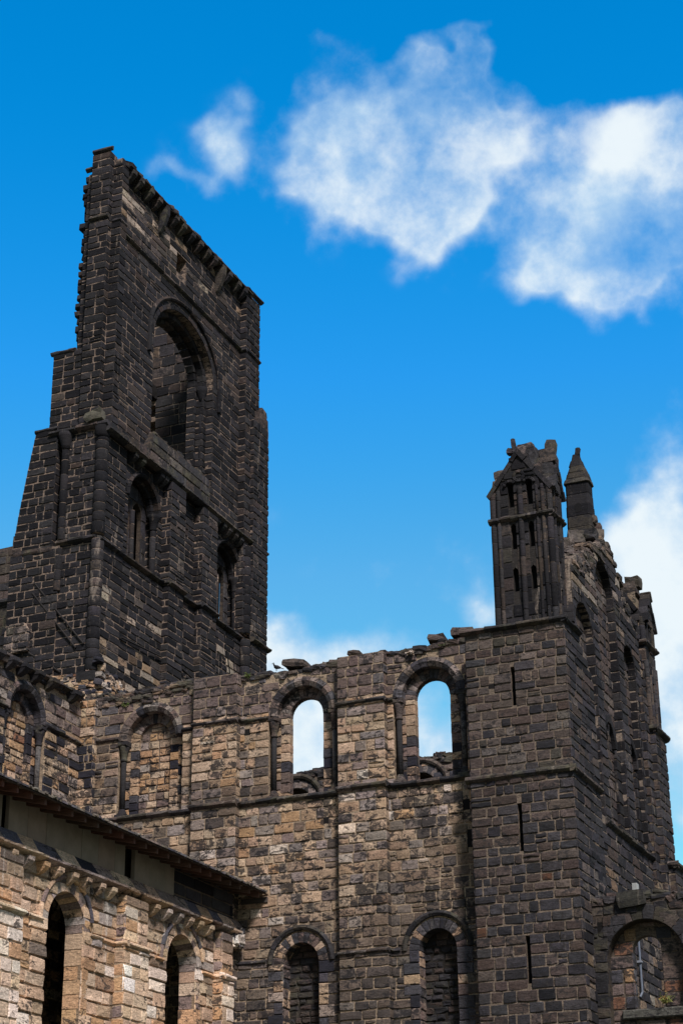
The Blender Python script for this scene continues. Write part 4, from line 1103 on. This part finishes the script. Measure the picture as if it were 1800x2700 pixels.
while y < .62:       # slates in staggered courses down the slope
    x = XE; row = 0
    w = .36
    while x > -16.4:
        x2 = max(x-.6, -16.45); o = (row % 2)*.18; q = RND.uniform(-.006,.01)
        V = [(x+.03,y+o,zr(x)+.055+q),(x+.03,y+o+w-.01,zr(x)+.055+q),(x2,y+o+w-.01,zr(x2)+.03+q),(x2,y+o,zr(x2)+.03+q),(x+.03,y+o,zr(x)+.01),(x+.03,y+o+w-.01,zr(x)+.01)]
        s_.add(V, [(0,1,2,3),(0,4,5,1)], pick(dict(cool=3, green=3, dark=2, warm=1)))
        x = x2; row += 1
    y += w
s_.build('slates', M_SLATE, RF)
s_ = MB()
V = [(XE,-22,zr(XE)),(XE,.84,zr(XE)),(-16.45,.84,zr(-16.45)),(-16.45,-22,zr(-16.45)),(XE,-22,zr(XE)-.03),(XE,.84,zr(XE)-.03),(-16.45,.84,zr(-16.45)-.03),(-16.45,-22,zr(-16.45)-.03)]
s_.add(V, [(0,1,2,3),(7,6,5,4),(0,4,5,1),(1,5,6,2),(2,6,7,3),(3,7,4,0)], (.045,.03,.022,.5)); s_.build('roof_boarding', M_WOOD, RF)
y = -21.9
while y < .8:
    s_ = MB(); x0, x1 = XE-.10, XA-.2
    V = []
    for x in (x0, x1):
        for yy in (y-.045, y+.045):
            for dz in (-.032, -.27 if x == x1 else -.20): V.append((x, yy, zr(x)+dz))
    s_.add(V, [(0,1,3,2),(4,6,7,5),(0,4,5,1),(2,3,7,6),(1,5,7,3),(0,2,6,4)], (.12*RND.uniform(.75,1.1), .06, .045, .5)); s_.build('rafter', M_WOOD, RF)
    y += .62
s_ = MB(); box(s_, FY(.84), XE-.9, XE-.02, 12.98, 13.14, -.04, .0, (.06,.05,.045,.5), .01); s_.build('barge_board', M_WOOD, RF)
s_ = MB()
for k in range(240):
    yy = RND.uniform(-21.9,.75); rock(s_, (XE-RND.uniform(-.02,.16), yy, zr(XE)+.055), (.10,.16,.06), pick(dict(green=4, dark=1)), None, .2)
for k in range(10): rock(s_, (XE-.3, -.4+k*.13, zr(XE)+.12), (.3,.2,.12), pick(dict(buff=2, grey=2, warm=1)), None, .15)
s_.build('moss_edge', M_SLATE, RF)['kind'] = 'stuff'

# ================================================================== CHAPEL WALL, bottom right
CH = thing('chapel_wall', 'low broken wall beside the turret with a big relieving arch round a small window', 'wall')
fc = FY(1.0)
cin = (1.42,10.45); 
big = arch_poly(cin[0], cin[1], 5.0, 1.08)
wopen = arch_poly(1.37, 10.75, 9.18, .41)
mb = MB()
mas(mb, fc, [(-.0,5.0),(14,5.0),(14,11.9),(6.5,12.2),(2.5,12.16),(1.5,12.1),(.9,12.18),(-.0,12.15)], [big, rect(.12,.3,11.25,11.45)], .3, .42, pal_chapel, 111, core=.7, corecut=[big], mortar=MORTAR_DARK, rough=1.6)
solid(mb, fc, rect(.05,.4,11.15,11.55), [], -.08, -.004, (.008,.007,.007,0))  # near-black panel paints the shade of the hole in the wall
mb.build('wall', M_CHAPEL, CH)
a = MB(); ring(a, fc, cin[0], cin[1], 1.08, 1.47, -.5, .02, 12, lambda u, v: pick(dict(dark=3, cool=3, green=2.5, warm=1)), gap=.02)
z = 5.0
while z < cin[1]-.02:
    h = min(.34*RND.uniform(.8,1.2), cin[1]-z)
    for s in (-1, 1):
        u0, u1 = (cin[0]-1.47, cin[0]-1.08) if s < 0 else (cin[0]+1.08, cin[0]+1.47)
        box(a, fc, u0, u1, z+.01, z+h-.01, -.5, .02, pick(dict(dark=2, cool=2, green=2, brown=2, warm=1.5)), .025, .006)
    z += h
ra = a.build('relieving_arch', M_CHAPEL, CH)
wn = MB(); mas(wn, fc.off(-.40), arch_poly(cin[0], cin[1], 5.0, 1.1), [wopen], .36, .58, lambda u, v: pick(dict(red=2.5, brown=4, warm=1.5, orange=.8, dark=2.2, violet=1)), 113, core=.25, corecut=[wopen], mortar=MORTAR_DARK)
box(wn, fc.off(-.40), .6, 2.3, 8.95, 9.2, -.05, .16, (.09,.088,.078,.4), .03, .01)
mas(wn, FX(1.37-.41), rect(1.4,1.66,9.2,10.75), [], .36, .3, lambda u, v: pick(dict(dark=1, cool=1)), 113, core=0)
wn.build('window_wall', M_ARCH, ra)
rb = MB(); rubble_top(rb, fc, [(-.0,12.2),(.8,12.25),(2.5,12.2),(6.4,12.2),(14,11.9)], .7, lambda u, v: pick(dict(green=3, dark=3, cool=2, brown=1)), 1, .36)
rock(rb, (1.15, .98, 12.1), (.78,.3,.42), (.07,.068,.058,.5), 0, .08)
rb.build('rubble_coping', M_RUB, CH)

# small fittings on the gable wall behind the chapel
dp = thing('downpipe', 'thin pale blue grey downpipe on the stone seen through the small window', 'pipe')
a = MB(); bar(a, (.07,5.72,12.9), (.07,5.72,10.35), .032, (.13,.155,.20,.5), 10); bar(a, (.07,5.72,10.35), (.02,5.62,10.2), .032, (.13,.155,.20,.5), 10); a.build('pipe_run', M_METAL, dp)
a = MB()
for z in (12.4,11.2): box(a, FX(.0), 5.64, 5.80, z, z+.06, -.02, .13, (.2,.22,.26,.5), .008)
a.build('pipe_bracket', M_METAL, dp)
fl_ = thing('floodlight', 'small white box floodlight fixed on the dark gable above the low wall', 'light')
a = MB(); box(a, FX(.02), 5.61, 5.83, 13.18, 13.55, .0, .16, (.30,.32,.32,.5), .02); a.build('housing', M_METAL, fl_)
a = MB(); box(a, FX(.02), 5.66, 5.78, 13.08, 13.18, -.02, .1, (.05,.05,.05,.5), .01); a.build('bracket', M_METAL, fl_)

# ================================================================== DISTANT WALL, far left
DW = thing('distant_wall', 'grey green broken wall with a stepped top beyond the left edge of the tower', 'wall')
mb = MB()
mas(mb, FY(12.0), [(-34,15),(-22.0,15),(-22.0,32.6),(-26.9,32.6),(-26.9,32.2),(-27.25,32.2),(-27.25,31.75),(-34,31.55)], [], .4, .7, lambda u, v: pick(dict(warm=3, green=2.2, cool=2, brown=1.5) if v > 28.6 else dict(dark=3, brown=2, soot=2, red=.5)), 121, core=.8, mortar=MORTAR_DARK)
mb.build('wall', M_RUB, DW)
s_ = MB(); course_mould(s_, FY(12.0), -34, -22, 29.4, .35, .2, mould_pal); s_.build('string_course', M_MOULD, DW)

# ================================================================== WEEDS, BIRD, GROUND
def weed(name, c, r, n, cols, label, up=.5, leaf=.07, group=None):
    t = thing(name, label, 'plant', 'weeds rooted in the ruined walls')
    a = MB(); b = MB()
    for i in range(n):
        th = RND.uniform(0, 2*PI); el = RND.uniform(.1, 1.3); L = r*RND.uniform(.5, 1.1)
        d = Vector((math.cos(th)*math.cos(el), math.sin(th)*math.cos(el), math.sin(el)*up*2)); tip = Vector(c)+d*L
        bar(b, c, tip, .004, (.10,.09,.03,.5), 4)
        for k in range(5):
            p = Vector(c)+d*L*(.35+.17*k) + Vector((RND.uniform(-1,1), RND.uniform(-1,1), RND.uniform(-1,1)))*r*.12
            x = Vector((RND.uniform(-1,1), RND.uniform(-1,1), RND.uniform(-.4,.8))).normalized(); w = x.orthogonal().normalized()
            s = leaf*RND.uniform(.6,1.2)
            a.add([p-x*s*.5, p+w*s*.22+x*s*.05, p+x*s*.6, p-w*s*.22+x*s*.05], [(0,1,2,3)], RND.choice(cols))
    a.build('leaves', M_LEAF, t); b.build('stems', M_LEAF, t)
G1 = [(.09,.14,.03,.5),(.06,.10,.025,.5),(.14,.17,.05,.5)]
weed('fern', (1.80,1.22,9.28), .26, 26, [(.12,.16,.03,.5),(.07,.09,.02,.5),(.24,.15,.05,.5),(.2,.2,.06,.5)], 'bushy weed growing on the sill of the small window inside the relieving arch', .6, .09)
weed('weed_tuft', (-14.95,.85,19.75), .2, 16, G1, 'small green tuft on the wall just left of the blind arch crown', .3, .07)
weed('weed_tuft', (-10.55,.82,20.12), .2, 16, G1, 'green tuft rooted at the wall top beside the foot of the tower', .3, .07)
weed('weed_tuft', (-4.05,.84,20.18), .16, 10, [(.06,.08,.03,.5),(.05,.06,.03,.5)], 'dull green tuft on the rubble above the right open window', .2, .06)
weed('dry_weed', (-5.05,.80,20.12), .2, 18, [(.5,.4,.32,.5),(.42,.32,.25,.5),(.55,.48,.42,.5)], 'bleached dry weed hanging from the wall top between the buttress and right window', -.15, .10)
BD = thing('bird', 'small black bird perched on the wall top between the tower and the flat slab', 'bird')
a = MB()
bx, by, bz = -9.62, 1.0, 20.32
prof = [(-.14,.012,.045),(-.10,.035,.055),(-.03,.058,.08),(.03,.062,.09),(.08,.05,.12),(.10,.034,.165),(.115,.036,.20),(.125,.030,.23),(.125,.012,.25)]
K = 10; V = []
for x, r, z in prof:
    for i in range(K): V.append((bx-x+r*.3*math.sin(2*PI*i/K), by+r*math.cos(2*PI*i/K), bz+z-.05+r*math.sin(2*PI*i/K)))
a.add(V, [(s*K+i, s*K+(i+1) % K, (s+1)*K+(i+1) % K, (s+1)*K+i) for s in range(len(prof)-1) for i in range(K)] + [tuple(range(K))[::-1], tuple((len(prof)-1)*K+i for i in range(K))], (.012,.012,.016,0), True)
a.build('body', M_FEATHER, BD)
a = MB(); a.add([(bx-.15,by+.012,bz+.17),(bx-.15,by-.012,bz+.17),(bx-.15,by,bz+.19),(bx-.20,by,bz+.165)], [(0,1,3),(1,2,3),(2,0,3)], (.03,.028,.025,0)); a.build('beak', M_FEATHER, BD)
a = MB(); a.add([(bx+.09,by+.02,bz+.02),(bx+.09,by-.02,bz+.02),(bx+.24,by-.028,bz-.05),(bx+.24,by+.028,bz-.05),(bx+.09,by,bz-.01),(bx+.23,by,bz-.065)], [(0,1,2,3),(0,3,5,4),(1,4,5,2),(2,5,3)], (.012,.012,.015,0)); a.build('tail', M_FEATHER, BD)
a = MB()
for s in (-.02,.02): bar(a, (bx-.02,by+s,bz+.0), (bx-.02,by+s,bz-.09), .006, (.02,.018,.016,0), 5)
a.build('legs', M_FEATHER, BD)

gm = bpy.data.meshes.new('ground')
S_ = 3000.0
gm.from_pydata([(-S_,-S_,0),(S_,-S_,0),(S_,S_,0),(-S_,S_,0)], [], [(0,1,2,3)]); gm.materials.append(M_GRASS)
go = bpy.data.objects.new('ground', gm); C.objects.link(go); go['kind'] = 'structure'

# ================================================================== CAMERA
cam = bpy.data.cameras.new('camera'); co = bpy.data.objects.new('camera', cam); C.objects.link(co)
r = Vector((0.91766,0.39726,-0.00928)); u = Vector((0.16816,-0.36706,0.91487)); f = Vector((-0.36004,0.84110,0.40364))
M = Matrix((r, u, -f)).transposed().to_4x4(); M.translation = Vector((13.649,-48.101,1.7))
co.matrix_world = M
cam.sensor_fit = 'VERTICAL'; cam.sensor_height = 36; cam.sensor_width = 24; cam.lens = 4808.5/2700*36
cam.clip_end = 20000
scene.camera = co

# ================================================================== SUN AND SKY
SUN_EL, SUN_AZ = 46.0, 138.0     # azimuth clockwise from +Y
sl = bpy.data.lights.new('sun', 'SUN'); so = bpy.data.objects.new('sun', sl); C.objects.link(so)
e, az = math.radians(SUN_EL), math.radians(SUN_AZ)
d = Vector((math.sin(az)*math.cos(e), math.cos(az)*math.cos(e), math.sin(e)))
so.rotation_euler = d.to_track_quat('Z', 'Y').to_euler(); so.location = (0, -60, 60)
sl.energy = 4.6; sl.angle = math.radians(10); sl.color = (1.0, .91, .86)
wd = bpy.data.worlds.new('World'); scene.world = wd; wd.use_nodes = True
nt = wd.node_tree
bg = nt.nodes['Background']
sky = nd(nt, 'ShaderNodeTexSky', _sky_type='NISHITA')
sky.sun_disc = False; sky.sun_elevation = e; sky.sun_rotation = az
sky.air_density = 1.0; sky.dust_density = .3; sky.ozone_density = 3.0
tcw = nd(nt, 'ShaderNodeTexCoord'); Dv = tcw.outputs['Generated']
sep = nd(nt, 'ShaderNodeSeparateXYZ'); nt.links.new(Dv, sep.inputs[0])
azn = mathn(nt, 'ARCTAN2', sep.outputs[0], sep.outputs[1]); eln = mathn(nt, 'ARCSINE', sep.outputs[2])
comb = nd(nt, 'ShaderNodeCombineXYZ'); nt.links.new(azn, comb.inputs[0]); nt.links.new(eln, comb.inputs[1])
AE = comb.outputs[0]
wn1 = nd(nt, 'ShaderNodeTexNoise', Scale=16.0, Detail=3.0, Roughness=.5); nt.links.new(Dv, wn1.inputs['Vector'])
sub = nd(nt, 'ShaderNodeVectorMath', _operation='SUBTRACT'); nt.links.new(wn1.outputs['Color'], sub.inputs[0]); sub.inputs[1].default_value = (.5,.5,.5)
sca = nd(nt, 'ShaderNodeVectorMath', _operation='SCALE'); nt.links.new(sub.outputs[0], sca.inputs[0]); sca.inputs['Scale'].default_value = .09
add = nd(nt, 'ShaderNodeVectorMath', _operation='ADD'); nt.links.new(AE, add.inputs[0]); nt.links.new(sca.outputs[0], add.inputs[1])
AEw = add.outputs[0]
# clouds as banks at fixed bearings: (azimuth, elevation, half width, half height, density), degrees
BANKS = [(-21.7,34.7,3.9,1.9,1.0),(-18.9,36.2,3.0,2.0,.95),(-16.8,35.7,1.8,1.3,.7),(-20.6,33.6,3.2,1.5,.8),(-19.1,32.6,1.9,1.0,.9),(-24.4,34.8,1.9,.9,.78),(-27.3,35.9,.8,1.0,.6),(-27.8,34.7,1.0,1.0,.62),(-28.7,33.8,.8,.6,.55),
 (-24.1,38.2,1.3,.8,.30),(-18.0,38.4,1.3,.8,.8),(-18.8,37.4,1.6,1.0,.8),(-20.0,37.6,2.0,.8,.45),(-12.7,32.7,2.9,2.5,1.1),(-11.6,31.3,2.2,1.4,.75),(-14.9,31.0,2.2,1.1,.9),(-11.4,34.6,1.8,1.5,1.0),(-10.5,33.0,2.0,2.0,1.1),
 (-11.9,22.8,1.7,1.5,1.0),(-11.6,21.0,2.2,1.6,1.05),(-11.5,18.5,2.6,2.2,1.0),(-11.5,15.5,3.0,2.5,1.0),(-11.8,25.8,2.2,1.8,.42),(-18.4,20.8,1.3,1.1,.55),(-24.6,19.5,4.0,1.2,.85),(-24.4,16.3,3.6,2.2,1.0),(-20.3,16.2,3.6,2.3,1.0),(-21.8,23.4,4.6,1.5,.30),(-20.6,21.6,4.2,1.0,.30)]
tot = None; low_ = None
for (a_, e_, ra_, re_, w_) in BANKS:
    s1 = nd(nt, 'ShaderNodeVectorMath', _operation='SUBTRACT'); nt.links.new(AEw, s1.inputs[0]); s1.inputs[1].default_value = (math.radians(a_), math.radians(e_), 0)
    m1 = nd(nt, 'ShaderNodeVectorMath', _operation='MULTIPLY'); nt.links.new(s1.outputs[0], m1.inputs[0]); m1.inputs[1].default_value = (1/math.radians(ra_), 1/math.radians(re_), 0)
    ln = nd(nt, 'ShaderNodeVectorMath', _operation='LENGTH'); nt.links.new(m1.outputs[0], ln.inputs[0])
    k = mathn(nt, 'MULTIPLY', ln.outputs['Value'], ln.outputs['Value'])
    k = mathn(nt, 'MULTIPLY', mathn(nt, 'POWER', 2.71828, mathn(nt, 'MULTIPLY', k, -1.15)), w_)
    if e_ < 21.5: low_ = k if low_ is None else mathn(nt, 'ADD', low_, k)
    else: tot = k if tot is None else mathn(nt, 'ADD', tot, k)
tot = mathn(nt, 'MINIMUM', tot, .86)
tot = mathn(nt, 'ADD', tot, mathn(nt, 'MINIMUM', mathn(nt, 'MULTIPLY', low_, 1.15), 1.2))
vis_ = tot
# unseen cloud added outside the banks above to keep the ambient light neutral
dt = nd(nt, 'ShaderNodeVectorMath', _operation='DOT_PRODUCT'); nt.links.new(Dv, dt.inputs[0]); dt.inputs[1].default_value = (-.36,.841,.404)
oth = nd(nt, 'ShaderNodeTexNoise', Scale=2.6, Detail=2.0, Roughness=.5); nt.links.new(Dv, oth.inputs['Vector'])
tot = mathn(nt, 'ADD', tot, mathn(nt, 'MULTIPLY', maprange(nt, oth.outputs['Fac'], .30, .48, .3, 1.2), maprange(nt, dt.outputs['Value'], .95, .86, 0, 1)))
fb = nd(nt, 'ShaderNodeTexNoise', Scale=11.0, Detail=14.0, Roughness=.585, Distortion=.0); nt.links.new(Dv, fb.inputs['Vector'])
dens = mathn(nt, 'ADD', tot, mathn(nt, 'MULTIPLY', mathn(nt, 'SUBTRACT', fb.outputs['Fac'], .5), 2.75))
cf = maprange(nt, dens, .22, 1.22, 0, .95)
cf = mathn(nt, 'MULTIPLY', cf, maprange(nt, tot, .03, .35, 0, 1))
upv = nd(nt, 'ShaderNodeVectorMath', _operation='ADD'); nt.links.new(Dv, upv.inputs[0]); upv.inputs[1].default_value = (.012,-.012,.03)
fbu = nd(nt, 'ShaderNodeTexNoise', Scale=11.0, Detail=7.0, Roughness=.585); nt.links.new(upv.outputs[0], fbu.inputs['Vector'])
litk = mathn(nt, 'SUBTRACT', fb.outputs['Fac'], fbu.outputs['Fac'])
fb2 = nd(nt, 'ShaderNodeTexNoise', Scale=9.0, Detail=6.0, Roughness=.55); nt.links.new(Dv, fb2.inputs['Vector'])
shade = maprange(nt, mathn(nt, 'ADD', mathn(nt, 'ADD', mathn(nt, 'MULTIPLY', fb2.outputs['Fac'], .5), mathn(nt, 'MULTIPLY', litk, 1.3)), mathn(nt, 'MULTIPLY', dens, .35)), .36, .82, .0, 1)
SKYGAIN = 1.80
hs = nd(nt, 'ShaderNodeHueSaturation', Saturation=1.35, Value=SKYGAIN); nt.links.new(sky.outputs[0], hs.inputs['Color'])
er = nt.nodes.new('ShaderNodeValToRGB'); er.color_ramp.interpolation = 'B_SPLINE'
nt.links.new(mathn(nt, 'DIVIDE', eln, math.radians(60), True), er.inputs[0])
R_ = er.color_ramp; R_.elements[0].position = .0; R_.elements[0].color = (2.2,1.15,.78,1); R_.elements[1].position = 1.0; R_.elements[1].color = (.0,1.2,1.6,1)
for p_, c_ in ((.12,(2.5,1.62,.66,1)),(.22,(2.1,1.62,.67,1)),(.31,(1.45,1.56,.71,1)),(.42,(.5,1.38,.85,1)),(.56,(.01,1.22,1.26,1)),(.68,(.0,1.2,1.5,1))):
    el_ = R_.elements.new(p_); el_.color = c_
tint = mixc(nt, 1.0, hs.outputs[0], er.outputs[0], 'MULTIPLY')
ccol = mixc(nt, shade, (3.6,5.0,6.4,1), (6.2,6.75,7.0,1))
ccol = mixc(nt, maprange(nt, dt.outputs['Value'], .95, .86, 0, 1), ccol, (1.75,1.8,1.95,1))   # added unseen cloud, grey to hold down the ambient light
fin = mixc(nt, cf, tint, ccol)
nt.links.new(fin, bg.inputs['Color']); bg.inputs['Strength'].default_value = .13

scene.view_settings.view_transform = 'Standard'; scene.view_settings.look = 'None'
scene.view_settings.exposure = 0.12; scene.view_settings.gamma = 1
